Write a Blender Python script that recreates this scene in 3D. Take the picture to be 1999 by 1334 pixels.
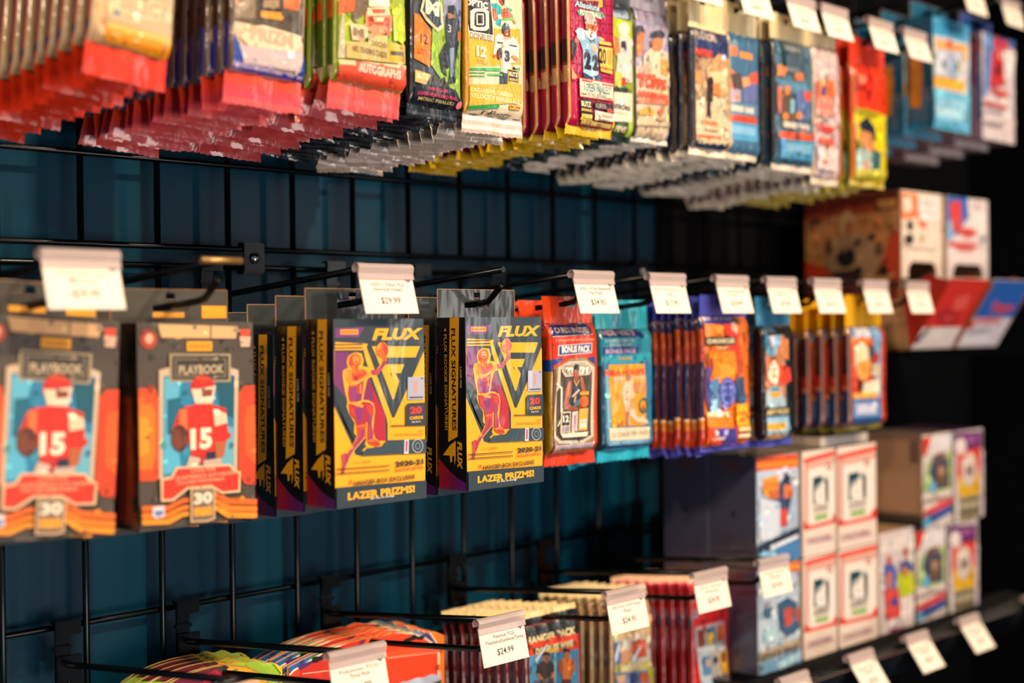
import bpy, bmesh, math, random
from mathutils import Vector, Matrix, noise, Euler, geometry

for o in list(bpy.data.objects): bpy.data.objects.remove(o)
S = bpy.context.scene
COL = S.collection
PI = math.pi
H0 = 1.45                       # eye height above the floor; rows are given relative to it

# ------------------------------------------------------------ camera
cam_d = bpy.data.cameras.new('camera'); cam = bpy.data.objects.new('camera', cam_d); COL.objects.link(cam)
S.camera = cam
FPX, YAW, PITCH, ROLL, DIST = 2906.2, 0.831367, -0.0087891, -0.0118365, 1.11406
cam_d.sensor_fit = 'HORIZONTAL'; cam_d.sensor_width = 36.0
cam_d.lens = FPX/1999*36.0
fw = Vector((math.sin(YAW)*math.cos(PITCH), math.cos(YAW)*math.cos(PITCH), math.sin(PITCH)))
rt = Vector((math.cos(YAW), -math.sin(YAW), 0)); up = rt.cross(fw)
r2 = rt*math.cos(ROLL)+up*math.sin(ROLL); u2 = -rt*math.sin(ROLL)+up*math.cos(ROLL)
M = Matrix((r2, u2, -fw)).transposed().to_4x4(); M.translation = Vector((0, -DIST, H0))
cam.matrix_world = M
cam_d.clip_start = 0.02; cam_d.clip_end = 50
cam_d.dof.use_dof = True; cam_d.dof.focus_distance = 1.29; cam_d.dof.aperture_fstop = 2.7

# ------------------------------------------------------------ world, lights, exposure
W = bpy.data.worlds.new('world'); S.world = W; W.use_nodes = True
bg = W.node_tree.nodes['Background']; bg.inputs[0].default_value = (0.55, 0.78, 1.0, 1); bg.inputs[1].default_value = 0.20
S.view_settings.view_transform = 'Standard'; S.view_settings.look = 'None'
S.view_settings.exposure = -0.06; S.view_settings.gamma = 1.0; S.view_settings.use_curve_mapping = False
def spot(loc, aim, power, size=0.06, ang=75, col=(1.0, 0.76, 0.54), blend=0.8):
    d = bpy.data.lights.new('ceiling_or_fill_spot', 'SPOT'); d.energy = power; d.color = col
    d.shadow_soft_size = size; d.spot_size = math.radians(ang); d.spot_blend = blend
    o = bpy.data.objects.new('ceiling_or_fill_spot', d); COL.objects.link(o)
    o.location = (loc[0], loc[1], loc[2]+H0)
    v = Vector(aim)-Vector(loc); o.rotation_euler = v.to_track_quat('-Z', 'Y').to_euler()
spot((0.75, -2.20, 1.40), (0.80, 0, 0.0), 165)
spot((1.55, -2.20, 1.40), (1.40, 0, 0.0), 165)
spot((2.30, -2.0, 1.40), (1.95, 0, 0.0), 80)
spot((0.10, -2.0, 1.40), (0.50, 0, 0.1), 40, ang=60)
spot((-0.75, -1.35, 0.95), (1.0, -0.2, 0.02), 62, ang=42)  # extra spot added from the left to brighten the left-facing sides

def area(loc, aim, power, sx, sy, col):
    d = bpy.data.lights.new('added_area_light', 'AREA'); d.shape = 'RECTANGLE'; d.size = sx; d.size_y = sy; d.energy = power; d.color = col
    o = bpy.data.objects.new('added_area_light', d); COL.objects.link(o)
    o.location = (loc[0], loc[1], loc[2]+H0)
    v = Vector(aim)-Vector(loc); o.rotation_euler = v.to_track_quat('-Z', 'Y').to_euler()
area((0.6, -2.9, -0.75), (1.0, 0, 0.1), 34, 1.8, 0.9, (1.0, 0.84, 0.76))  # added fill from low in front, lifts the pack bottoms
area((2.25, -1.5, 0.30), (1.2, 0, 0.0), 1.8, 0.12, 0.9, (1.0, 0.93, 0.88))  # added upright strip light, placed for streaks on the glossy fronts

# ------------------------------------------------------------ colours and materials
def lin(c):
    return c/12.92 if c <= 0.04045 else ((c+0.055)/1.055)**2.4
def hx(s):
    s = s.lstrip('#'); return tuple(lin(int(s[i:i+2], 16)/255)**1.1 for i in (0, 2, 4))+(1.0,)
def new_mat(name):
    m = bpy.data.materials.new(name); m.use_nodes = True
    return m, m.node_tree, m.node_tree.nodes['Principled BSDF']
def bump(nt, scale, strength, dist, detail=2.0, stretch=(1, 1, 1), distort=0.0):
    tc = nt.nodes.new('ShaderNodeTexCoord'); mp = nt.nodes.new('ShaderNodeMapping'); mp.inputs['Scale'].default_value = stretch
    n = nt.nodes.new('ShaderNodeTexNoise'); n.inputs['Scale'].default_value = scale; n.inputs['Detail'].default_value = detail
    n.inputs['Distortion'].default_value = distort
    b = nt.nodes.new('ShaderNodeBump'); b.inputs['Strength'].default_value = strength; b.inputs['Distance'].default_value = dist
    nt.links.new(tc.outputs['Object'], mp.inputs[0]); nt.links.new(mp.outputs[0], n.inputs['Vector'])
    nt.links.new(n.outputs['Fac'], b.inputs['Height']); return b
def printed(name, rough, coat, coat_rough, bsc, bst, bd, coat_only=True, spec=0.5, metal=0.0):
    m, nt, p = new_mat(name)
    a = nt.nodes.new('ShaderNodeAttribute'); a.attribute_name = 'Col'
    nt.links.new(a.outputs['Color'], p.inputs['Base Color'])
    p.inputs['Roughness'].default_value = rough; p.inputs['Coat Weight'].default_value = coat
    p.inputs['Coat Roughness'].default_value = coat_rough; p.inputs['Specular IOR Level'].default_value = spec
    p.inputs['Metallic'].default_value = metal
    b = bump(nt, bsc, bst, bd, 3.0, (1, 1, .45), .6)
    nt.links.new(b.outputs[0], p.inputs['Coat Normal'])
    if not coat_only: nt.links.new(b.outputs[0], p.inputs['Normal'])
    return m
def plain(name, col, rough=0.4, metal=0.0, coat=0.0, bsc=0, bst=0.2, bd=0.001, spec=.5):
    m, nt, p = new_mat(name)
    tx = nt.nodes.new('ShaderNodeTexNoise'); tx.inputs['Scale'].default_value = 35
    mr = nt.nodes.new('ShaderNodeMapRange'); mr.inputs[3].default_value = max(0, rough-.06); mr.inputs[4].default_value = rough+.06
    nt.links.new(tx.outputs['Fac'], mr.inputs[0]); nt.links.new(mr.outputs[0], p.inputs['Roughness'])
    p.inputs['Base Color'].default_value = hx(col); p.inputs['Metallic'].default_value = metal
    p.inputs['Coat Weight'].default_value = coat; p.inputs['Specular IOR Level'].default_value = spec
    if bsc: nt.links.new(bump(nt, bsc, bst, bd).outputs[0], p.inputs['Normal'])
    return m
MT = {}
MT['wrap'] = printed('shrink_wrapped_card', 0.45, 1.0, 0.12, 22, 0.55, 0.004)
MT['card'] = printed('printed_card', 0.5, 0.25, 0.3, 30, 0.1, 0.002)
MT['foil'] = printed('printed_foil', 0.30, 1.0, 0.13, 60, 0.85, 0.0026, coat_only=False)
MT['paper'] = printed('printed_paper', 0.7, 0.0, 0.3, 60, 0.1, 0.0005)
MT['metal'] = plain('black_powder_coat', '#03060a', 0.24, 0.0, 0.0, spec=.42)
MT['bare'] = plain('worn_bare_metal', '#c09a60', 0.35, 0.7)
MT['chrome'] = plain('chrome_screw', '#d8d8d8', 0.15, 1.0)
MT['teal'] = plain('teal_gloss_wall_paint', '#004459', 0.36, 0, 0.0, 14, .12, .004, spec=.35)
MT['black'] = plain('near_black_wall', '#020509', 0.6, spec=.12)
MT['floor'] = plain('dark_floor_boards', '#40352d', 0.5)
MT['ceil'] = plain('dark_ceiling_paint', '#1c1f22', 0.8)
m, nt, p = new_mat('clear_tag_plastic'); p.inputs['Base Color'].default_value = hx('#e8d8d4'); p.inputs['Roughness'].default_value = .2
p.inputs['Alpha'].default_value = 0.8; p.inputs['Coat Weight'].default_value = .5; MT['clear'] = m

# ------------------------------------------------------------ mesh helpers
def finish(name, bm, mat, parent=None, loc=(0, 0, 0), smooth=False):
    me = bpy.data.meshes.new(name); bm.to_mesh(me); bm.free()
    me.materials.append(MT[mat])
    if smooth:
        for q in me.polygons: q.use_smooth = True
    o = bpy.data.objects.new(name, me); COL.objects.link(o); o.location = loc
    if parent: o.parent = parent
    return o
def NB():
    bm = bmesh.new(); bm.loops.layers.float_color.new('Col'); return bm
def paint(bm, faces, c):
    L = bm.loops.layers.float_color['Col']; c = hx(c) if isinstance(c, str) else c
    for f in faces:
        for l in f.loops: l[L] = c
def quad(bm, pts, c='#808080'):
    f = bm.faces.new([bm.verts.new(q) for q in pts]); paint(bm, [f], c); return f
def box(bm, x0, x1, y0, y1, z0, z1, c='#808080', cols=None):
    v = [bm.verts.new(q) for q in ((x0,y0,z0),(x1,y0,z0),(x1,y1,z0),(x0,y1,z0),(x0,y0,z1),(x1,y0,z1),(x1,y1,z1),(x0,y1,z1))]
    names = {'front': (0,1,5,4), 'right': (1,2,6,5), 'back': (2,3,7,6), 'left': (3,0,4,7), 'top': (4,5,6,7), 'bottom': (3,2,1,0)}
    fs = []
    for n, ix in names.items():
        f = bm.faces.new([v[i] for i in ix]); paint(bm, [f], (cols or {}).get(n, c)); fs.append(f)
    return fs
def tube(bm, pts, r, n=8, c='#101010', cap=True):
    pts = [Vector(q) for q in pts]; rings = []
    for i, q in enumerate(pts):
        d = (pts[min(i+1, len(pts)-1)]-pts[max(i-1, 0)]).normalized()
        a = d.cross(Vector((0, 0, 1)) if abs(d.z) < .9 else Vector((1, 0, 0))).normalized(); b = d.cross(a)
        rings.append([bm.verts.new(q+a*r*math.cos(2*PI*k/n)+b*r*math.sin(2*PI*k/n)) for k in range(n)])
    for i in range(len(rings)-1):
        for k in range(n):
            f = bm.faces.new((rings[i][k], rings[i][(k+1) % n], rings[i+1][(k+1) % n], rings[i+1][k])); f.smooth = True; paint(bm, [f], c)
    if cap:
        f = bm.faces.new(rings[0][::-1]); paint(bm, [f], c); f = bm.faces.new(rings[-1]); paint(bm, [f], c)
def empty(name, loc, label=None, cat=None, group=None, rot=(0, 0, 0)):
    o = bpy.data.objects.new(name, None); COL.objects.link(o); o.empty_display_size = .02
    o.location = (loc[0], loc[1], loc[2]+H0); o.rotation_euler = rot
    tag(o, label, cat, group); return o
def tag(o, label, cat=None, group=None):
    if label: o['label'] = label
    if cat: o['category'] = cat
    if group: o['group'] = group
def copy_tree(r, loc, rot, label, group=None):
    n = r.copy(); COL.objects.link(n); n.location = (loc[0], loc[1], loc[2]+H0); n.rotation_euler = rot
    if label: n['label'] = label
    if group: n['group'] = group
    elif 'group' in n: del n['group']
    for ch in list(r.children):
        if ch.get('front_only'): continue
        c = ch.copy(); COL.objects.link(c); c.parent = n
        for g in list(ch.children):
            d = g.copy(); COL.objects.link(d); d.parent = c
    return n

# ------------------------------------------------------------ print layout: flat shapes and lettering on a face
_txt = {}
def text_mesh(s, bold=.0, shear=0.0):
    k = (s, bold, shear)
    if k not in _txt:
        c = bpy.data.curves.new('lettering', 'FONT'); c.body = s; c.size = 1; c.resolution_u = 2; c.offset = bold; c.shear = shear
        c.fill_mode = 'FRONT'
        o = bpy.data.objects.new('lettering', c); me = bpy.data.meshes.new_from_object(o)
        vs = [(v.co.x, v.co.y) for v in me.vertices]; fs = [tuple(q.vertices) for q in me.polygons]
        bpy.data.objects.remove(o); bpy.data.meshes.remove(me); bpy.data.curves.remove(c)
        xs = [v[0] for v in vs]; ys = [v[1] for v in vs]
        x0, x1, y0, y1 = min(xs), max(xs), min(ys), max(ys)
        _txt[k] = ([((x-x0)/(x1-x0), (y-y0)/(y1-y0)) for x, y in vs], fs)
    return _txt[k]
class Art:
    """shapes traced in any plane frame given by its four corners TL, TR, BR, BL -> (u right, v down) in 0..1"""
    def __init__(s, TL=(0, 0), TR=(100, 0), BR=(100, 100), BL=(0, 100)):
        s.q = [Vector(p) for p in (TL, TR, BR, BL)]; s.el = []; s.af = (0, 0, 1); s.sk = .3
    def zoom(s, base=None, crop=None):
        """trace the next shapes in a finer study crop"""
        s.af = (0, 0, 1) if base is None else ((crop[0]-base[0])/base[2], (crop[1]-base[1])/base[2], crop[2]/base[2]); return s
    def uv(s, p):
        a, b, c, d = s.q; u = v = .5; p = Vector((p[0]*s.af[2]+s.af[0], p[1]*s.af[2]+s.af[1]))
        for _ in range(8):
            e = a*(1-u)*(1-v)+b*u*(1-v)+c*u*v+d*(1-u)*v-p
            du = (b-a)*(1-v)+(c-d)*v; dv = (d-a)*(1-u)+(c-b)*u
            det = du.x*dv.y-du.y*dv.x
            u -= (e.x*dv.y-e.y*dv.x)/det; v -= (du.x*e.y-du.y*e.x)/det
        return u, v
    def P(s, pts, c): s.el.append(([s.uv(q) for q in pts], None, c)); return s
    def R(s, x0, y0, x1, y1, c): return s.P([(x0, y0), (x1, y0), (x1, y1), (x0, y1)], c)
    def U(s, u0, v0, u1, v1, c):
        s.el.append(([(u0, v0), (u1, v0), (u1, v1), (u0, v1)], None, c)); return s
    def E(s, cx, cy, rx, ry, c, n=18): return s.P([(cx+rx*math.cos(2*PI*k/n), cy+ry*math.sin(2*PI*k/n)) for k in range(n)], c)
    def RING(s, cx, cy, rx, ry, c, w=.2, n=20):
        a = [(cx+rx*math.cos(2*PI*k/n), cy+ry*math.sin(2*PI*k/n)) for k in range(n+1)]
        b = [(cx+rx*(1-w)*math.cos(2*PI*k/n), cy+ry*(1-w)*math.sin(2*PI*k/n)) for k in range(n+1)]
        vs = [s.uv(q) for q in a+b]; s.el.append((vs, [(k, k+1, n+2+k, n+1+k) for k in range(n)], c)); return s
    def L(s, x0, y0, x1, y1, w, c):
        d = Vector((x1-x0, y1-y0)); n = Vector((-d.y, d.x)).normalized()*w/2
        return s.P([(x0+n.x, y0+n.y), (x1+n.x, y1+n.y), (x1-n.x, y1-n.y), (x0-n.x, y0-n.y)], c)
    def T(s, t, x0, y0, x1, y1, c, bold=.012, shear=0, rot=0):
        """text filling the frame whose top-left is x0,y0 and bottom-right x1,y1; rot=1 reads downward"""
        xm, ym = (x0+x1)/2, (y0+y1)/2; vs, fs = text_mesh(t, bold, shear)
        ua = s.uv((x0, ym))[0]; ub = s.uv((x1, ym))[0]; va = s.uv((xm, y0))[1]; vb = s.uv((xm, y1))[1]
        if not rot:                                    # frames are upright boxes round slanting lines: take the slant off the height
            sl = abs(s.uv((x1, ym))[1]-s.uv((x0, ym))[1]); hh = vb-va
            if sl < .6*hh: va += sl*s.sk; vb -= sl*s.sk
        if rot: o = [(ub+(ua-ub)*(1-y), va+(vb-va)*x) for x, y in vs]
        else: o = [(ua+(ub-ua)*x, vb+(va-vb)*y) for x, y in vs]
        s.el.append((o, fs, c)); return s
    def FIG(s, cx, y0, w, h, jersey, skin='#b9713f', pants='#d9d0c4', hair='#2a1c18', num=None, numc='#f0e8dc'):
        """a small standing printed player: x centre, head top, shoulder width, height"""
        X = lambda a: cx+a*w/2
        Y = lambda b: y0+b*h
        s.P([(X(-1), Y(.24)), (X(-.5), Y(.17)), (X(.5), Y(.17)), (X(1), Y(.24)), (X(1.05), Y(.42)), (X(.75), Y(.45)), (X(.6), Y(.34)), (X(.55), Y(.58)), (X(-.55), Y(.58)), (X(-.6), Y(.34)), (X(-.75), Y(.45)), (X(-1.05), Y(.42))], jersey)
        s.P([(X(.75), Y(.4)), (X(1.08), Y(.4)), (X(.5), Y(.55)), (X(.25), Y(.5))], skin).P([(X(-.75), Y(.4)), (X(-1.08), Y(.4)), (X(-.5), Y(.55)), (X(-.25), Y(.5))], skin)
        s.P([(X(-.55), Y(.57)), (X(.55), Y(.57)), (X(.75), Y(.8)), (X(.5), Y(1)), (X(.2), Y(1)), (X(.3), Y(.8)), (X(0), Y(.65)), (X(-.3), Y(.82)), (X(-.35), Y(1)), (X(-.65), Y(1)), (X(-.7), Y(.8))], pants)
        s.E(cx, Y(.1), w*.2, h*.085, skin, 12).P([(X(-.42), Y(.09)), (X(-.3), Y(.0)), (X(.3), Y(.0)), (X(.42), Y(.09)), (X(.2), Y(.05)), (X(-.2), Y(.05))], hair)
        if num: s.T(num, X(-.4), Y(.25), X(.4), Y(.43), numc)
        return s
    def MOT(s, n=110, seed=1, size=.05, amt=.35):
        """small printed flecks, each a variation of the colour it lies on"""
        rnd = random.Random(seed); add = []
        for _ in range(n):
            p = (rnd.random(), rnd.random()); host = None
            for i in range(len(s.el)-1, -1, -1):
                vs, fs, c = s.el[i]
                if fs: continue
                ins = False
                for a, b in zip(vs, vs[1:]+vs[:1]):
                    if (a[1] > p[1]) != (b[1] > p[1]) and p[0] < (b[0]-a[0])*(p[1]-a[1])/(b[1]-a[1])+a[0]: ins = not ins
                if ins: host = i; break
            if host is None: continue
            c = s.el[host][2].lstrip('#'); rgb = [int(c[k:k+2], 16) for k in (0, 2, 4)]; k = 1+rnd.uniform(-amt, amt); w = rnd.uniform(-.10, .10)
            rgb = [max(0, min(255, int(v*(k+w*(1-j))+rnd.uniform(-10, 10)))) for j, v in enumerate(rgb)]
            r = size*rnd.uniform(.25, 1); a0 = rnd.random()*6; m = 5
            add.append((host, ([(p[0]+r*math.cos(a0+j*6.283/m)*rnd.uniform(.4, 1), p[1]+.5*r*math.sin(a0+j*6.283/m)*rnd.uniform(.4, 1.4)) for j in range(m)], None, '#%02x%02x%02x' % tuple(rgb))))
        for host, e in sorted(add, key=lambda q: -q[0]): s.el.insert(host+1, e)
        return s
    def build(s, bm, fn, cuts=None, eps=0.00002, eu=.004):
        """fn(u, v, lift) -> position; cuts=(nu, nv) splits shapes so they follow a curved face"""
        L = bm.loops.layers.float_color['Col']; step = 0
        for vs, fs, c in s.el:
            step += 1; c = hx(c)
            t = bmesh.new(); bv = [t.verts.new((u, v, 0)) for u, v in vs]
            if not fs: fs = [tuple(q) for q in geometry.tessellate_polygon([[Vector((u, v, 0)) for u, v in vs]])] if len(vs) > 3 else [(0, 1, 2)]
            for ix in fs:
                try: t.faces.new([bv[i] for i in ix])
                except ValueError: pass
            for k in ((0, 0), (1, 0), (0, 1), (1, 1)):       # clip to the face
                no = [(-1, 0, 0), (0, -1, 0), (1, 0, 0), (0, 1, 0)][k[0]+2*k[1]]; co = (eu, .001, 0) if k[0]+2*k[1] < 2 else (1-eu, .999, 0)
                bmesh.ops.bisect_plane(t, geom=t.verts[:]+t.edges[:]+t.faces[:], plane_co=co, plane_no=no, clear_outer=True)
            if cuts:
                us = [v.co.x for v in t.verts]; ws = [v.co.y for v in t.verts]
                if us:
                    for ax, n in ((0, cuts[0]), (1, cuts[1])):
                        lo, hi = (min(us), max(us)) if ax == 0 else (min(ws), max(ws))
                        for k in range(1, n):
                            if lo+1e-4 < k/n < hi-1e-4:
                                bmesh.ops.bisect_plane(t, geom=t.verts[:]+t.edges[:]+t.faces[:], plane_co=((k/n, 0, 0) if ax == 0 else (0, k/n, 0)), plane_no=((1, 0, 0) if ax == 0 else (0, 1, 0)))
            mp = {v: bm.verts.new(fn(v.co.x, v.co.y, (.00045 if cuts else .00012)+eps*step)) for v in t.verts}
            for f in t.faces:
                try: nf = bm.faces.new([mp[v] for v in f.verts])
                except ValueError: continue
                for l in nf.loops: l[L] = c
                nf.normal_update()
                nf.smooth = bool(cuts)
            t.free()
def orient(bm, start, want):
    for f in bm.faces[start:] if isinstance(start, int) else start:
        f.normal_update()
        if f.normal.dot(want) < 0: f.normal_flip()

# ------------------------------------------------------------ product builders (origin at the hanging hole, x right, y into the wall, z up)
def pouch_y(u, h, t, p=5.0):
    a = abs(2*u-1)
    return -(t/2)*h*max(0.0, 1-min(a, 1)**p)**(1/p)
def profile(v, top=.10, bot=.07):
    a = min(1, v/top) if top > 0 else 1; b = min(1, (1-v)/bot) if bot > 0 else 1
    return max(.05, math.sin(a*PI/2)**.8*math.sin(b*PI/2)**.8)
def pack(name, w, h, t, z_top, flap, seal, art, front='#c02040', side='#801030', back='#c9a070', flapc='#d04010', sealc='#d04010',
         bands=None, sidebands=None, edge=None, hole=True, flap_w=1.0, label=None, cat='card pack', mat='foil', tilt=0.0, seed=1, wr=.0010, sealmat=None, flap_back=None, flap_top=None, side_back=None):
    """z_top: height of the body's top under the hole; bands: [(v0, v1, colour)] printed right round"""
    root = empty(name, (0, 0, 0), label, cat)
    bm = NB(); N = 32; nv = 44; p = 5.0
    def wob(x, z): 
        return wr*noise.noise(Vector((x*38+seed*3.1, seed*1.7, z*24)))
    def crease(u, v):
        e = max(0, 1-v/.12)+max(0, 1-(1-v)/.10)
        return .0012*e*math.sin(u*26+seed)
    def pos(u, v, lift, sgn=-1):
        x = (u-.5)*w; y = pouch_y(u, profile(v), t, p); z = z_top-v*h
        return Vector((x, (y-lift if sgn < 0 else -y+lift)+wob(x, z)+crease(u, v), z))
    fu = [0, .0015, .010, .034]+[k/16 for k in range(1, 16)]+[.966, .990, .9985, 1]
    loop = [(u, -1) for u in fu]+[(u, 1) for u in (.9985, .99, .966, .875, .75, .5, .25, .125, .034, .010, .0015)]
    N = len(loop); rings = []
    for j in range(nv+1):
        v = j/nv; z = z_top-v*h; ring = []
        for u, sg in loop:
            x = (u-.5)*w; ring.append(bm.verts.new((x, -sg*pouch_y(u, profile(v), t, p)+wob(x, z)+crease(u, v), z)))
        rings.append(ring)
    for j in range(nv):
        vc = (j+.5)/nv
        for k in range(N):
            f = bm.faces.new((rings[j][k], rings[j][(k+1) % N], rings[j+1][(k+1) % N], rings[j+1][k])); f.smooth = True
            (ua, sa), (ub, sb) = loop[k], loop[(k+1) % N]; um = (ua+ub)/2; isside = um < .034 or um > .966
            c = side if isside else (front if sa < 0 else back)
            for b0, b1, bc in (bands or []):
                if b0 <= vc < b1: c = bc
            if isside:
                for b0, b1, bc in (sidebands or []):
                    if b0 <= vc < b1: c = bc
                if side_back and sa > 0: c = side_back
                if edge and sa < 0 and .0015 < um < .034: c = edge
            paint(bm, [f], c)
    bmesh.ops.recalc_face_normals(bm, faces=bm.faces[:])
    n0 = len(bm.faces)
    if art: 
        art.build(bm, pos, (16, 44), eu=.032); bm.faces.ensure_lookup_table(); orient(bm, n0, Vector((0, -1, 0)))
    body = finish('wrapper_body', bm, mat, root)
    # flat top with its slot, and crimped bottom
    if flap:
        bm = NB(); fw_ = w*flap_w/2; zt, zb = flap-(-z_top), z_top+.001
        ztop = z_top+flap; hw, hh = .012, .003
        cols = [-fw_, -fw_*.75, -fw_*.5, -hw, -hw*.4, hw*.4, hw, fw_*.5, fw_*.75, fw_]; rows = [ztop, (ztop+hh)/2, hh, -hh, (-hh*2+zb)/3, (-hh+2*zb)/3, zb]
        g = [[bm.verts.new((x, .0016*math.sin(x*230+seed)*(.4+abs(z-zb)*14)+(z-zb)*tilt+wob(x, z)*1.5, z)) for x in cols] for z in rows]
        for j in range(len(rows)-1):
            for i in range(len(cols)-1):
                if hole and j == 2 and 3 <= i <= 5: continue
                f = bm.faces.new((g[j][i], g[j+1][i], g[j+1][i+1], g[j][i+1])); f.smooth = True; paint(bm, [f], flap_top if (flap_top and j < 2) else flapc)
        ff = bm.faces[:]
        orient(bm, ff, Vector((0, -1, 0)))
        if flap_back:
            bmesh.ops.solidify(bm, geom=bm.faces[:], thickness=.0004)
            for f in bm.faces:
                f.normal_update()
                if f.normal.y > .2: paint(bm, [f], flap_back)
        finish('hang_flap', bm, sealmat or mat, root)
    if seal:
        root['_seals'] = []
        for var in range(4):
            rv = random.Random(seed*7+var); bend = (-.10, .18, -.22, .08)[var]; tw = (0, .10, -.12, .18)[var]; fl = (0, .06, -.05, .09)[var]
            bm = NB(); n = 24; m_ = 5; g = []
            for j in range(m_+1):
                q = j/m_; row = []
                for i in range(n+1):
                    x = (i/n-.5)*w*(1+.02*q); zz = z_top-h+.002-(seal+.002)*q
                    if j == m_: zz += .0008*(i % 2)
                    row.append(bm.verts.new((x, .0014*math.sin(x*(150+30*var)+seed*2+var)*(.3+q)-(zz-(z_top-h))*bend*-.6+x*tw*q+(.0005 if (j % 2) else 0)+wob(x+var, zz), zz+x*fl*q)))
                g.append(row)
            for j in range(m_):
                k0 = rv.uniform(.82, 1.2)
                for i in range(n):
                    f = bm.faces.new((g[j][i], g[j+1][i], g[j+1][i+1], g[j][i+1])); f.smooth = True
                    paint(bm, [f], sealc if isinstance(sealc, str) else sealc[min(j, len(sealc)-1)])
            orient(bm, bm.faces[:], Vector((0, -1, 0)))
            if var == 0: finish('bottom_seal', bm, sealmat or mat, root)
            else:
                me = bpy.data.meshes.new('bottom_seal'); bm.to_mesh(me); bm.free(); me.materials.append(MT[sealmat or mat]); SEALS.setdefault(root.name, []).append(me)
        del root['_seals']
    return root
def carton(name, w, h, d, z_top, art_front, art_side, cols, tab=None, label=None, cat='box', mat='wrap', y_front=0.0, stickers=None, tabc='#2c2f30', seed=0, root=None, part='carton', x_off=0):
    """box whose front face is at local y_front; tab=(width, height) stands on the back edge with a slot"""
    root = root or empty(name, (0, 0, 0), label, cat)
    bm = NB(); fs = box(bm, x_off-w/2, x_off+w/2, y_front, y_front+d, z_top-h, z_top, '#808080', cols)
    bmesh.ops.bevel(bm, geom=bm.edges[:], offset=.0009, segments=2, affect='EDGES')
    bmesh.ops.recalc_face_normals(bm, faces=bm.faces[:])
    n0 = len(bm.faces)
    if art_front: art_front.build(bm, lambda u, v, l: Vector((x_off+(u-.5)*w, y_front-l, z_top-v*h)))
    bm.faces.ensure_lookup_table(); orient(bm, n0, Vector((0, -1, 0)))
    n0 = len(bm.faces)
    if art_side: art_side.build(bm, lambda u, v, l: Vector((x_off-w/2-l, y_front+d-u*d, z_top-v*h)))
    bm.faces.ensure_lookup_table(); orient(bm, n0, Vector((-1, 0, 0)))
    finish(part, bm, mat, root)
    if tab:
        tw, th = tab; bm = NB(); y1 = y_front+d
        hw, hh = .016, .0035; zs = 0.0
        xs = [-tw/2, -hw, -.004, .004, hw, tw/2]; zs = [z_top+th, .010, hh, -hh, z_top-.001]
        fr = {}
        for yy in (y1, y1-.0007):
            for i in range(5):
                for j in range(4):
                    if (j == 2 and 1 <= i <= 3) or (j == 1 and i == 2): continue
                    quad(bm, [(xs[i], yy, zs[j]), (xs[i], yy, zs[j+1]), (xs[i+1], yy, zs[j+1]), (xs[i+1], yy, zs[j])], tabc)
        e = '#b98a5a'
        for x in (-tw/2, tw/2): box(bm, x-.0004, x+.0004, y1-.0007, y1, z_top, z_top+th, e)
        box(bm, -tw/2, tw/2, y1-.0007, y1, z_top+th-.0004, z_top+th+.0004, e)
        for (x0, x1, z0, z1, c) in (stickers or []): box(bm, x0, x1, y1-.0010, y1-.0006, z0, z1, c)
        bmesh.ops.recalc_face_normals(bm, faces=bm.faces[:])
        finish('hang_tab', bm, 'wrap', root)
    return root
SEALS = {}
ORD = ['', 'second', 'third', 'fourth', 'fifth', 'sixth', 'seventh', 'eighth']
def stack(root, desc, X, Y, zfun, n, pitch, jit=.6, front_label=None, group=None, yaw=0.0, roll=0.0, named=5, seed=0, jz=.0015, back_yaw=None):
    """n copies hanging one behind the other; Y is the hanging plane of the first"""
    rnd = random.Random(seed+17)
    root.location = (X, Y, zfun(Y)+H0); root.rotation_euler = (0, roll, yaw)
    root['label'] = front_label or (desc+', foremost on its hook')
    for i in range(1, n):
        y = Y+i*pitch
        if y > -.018: break
        jx = rnd.uniform(-1, 1)*.0015*jit; j1 = math.radians(rnd.uniform(-1.6, 1.6)*jit); j2 = math.radians(rnd.uniform(-1.3, 1.3)*jit)
        nr = copy_tree(root, (X+jx, y+rnd.uniform(-.0004, .0004), zfun(y)+rnd.uniform(-jz, jz)), (0, roll+j2, (back_yaw if back_yaw is not None else yaw)+j1), f'{desc}, {ORD[i]} on its hook' if i <= named else f'{desc}, crowded behind the front ones on its hook', None if i <= named else (group or desc)+' at the rear of the hook')
        sv = SEALS.get(root.name)
        if sv:
            for c in nr.children:
                if c.name.startswith('bottom_seal'): c.data = rnd.choice(sv+[c.data])

# ------------------------------------------------------------ the setting
SP = .0762; X00 = .6835
WTOP, WMID, WLOW, WHI = .3716, .0596, -.2453, .4564     # wires the hooks hang from
def struct(name, bm, mat):
    o = finish(name, bm, mat); o['kind'] = 'structure'; return o
bm = NB(); box(bm, -.9, 1.515, .021, .06, 0, 2.9); struct('wall_back', bm, 'teal')
bm = NB(); box(bm, 1.515, 2.46, .019, .06, 0, 2.9); struct('wall_back_right', bm, 'black')  # right stretch of the back wall, near-black instead of teal
bm = NB(); box(bm, 2.40, 2.46, -.75, .019, 0, 2.9); struct('wall_right', bm, 'black')
bm = NB(); box(bm, -.9, 2.46, -3.2, .06, -.05, 0); struct('floor', bm, 'floor')
bm = NB(); box(bm, -.9, 2.46, -3.2, .06, 2.9, 2.95); struct('ceiling', bm, 'ceil')
def grid(label, zs, z0, z1, front, n):
    root = empty('wire_grid_panel', (X00-9*SP, 0, z0), label, 'grid panel')
    L = (n-1)*SP
    for i in range(n):
        bm = NB(); tube(bm, [(0, 0, -.0005), (0, 0, z1-z0+.0005)], .0029, 8)
        o = finish('upright_wire', bm, 'metal', root, (i*SP, 0, 0))
    for z in zs:
        bm = NB(); tube(bm, [(-.004, 0, 0), (L+.004, 0, 0)], .0027, 8)
        finish('cross_wire', bm, 'metal', root, (0, -.0052 if front else .0052, z-z0))
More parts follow.
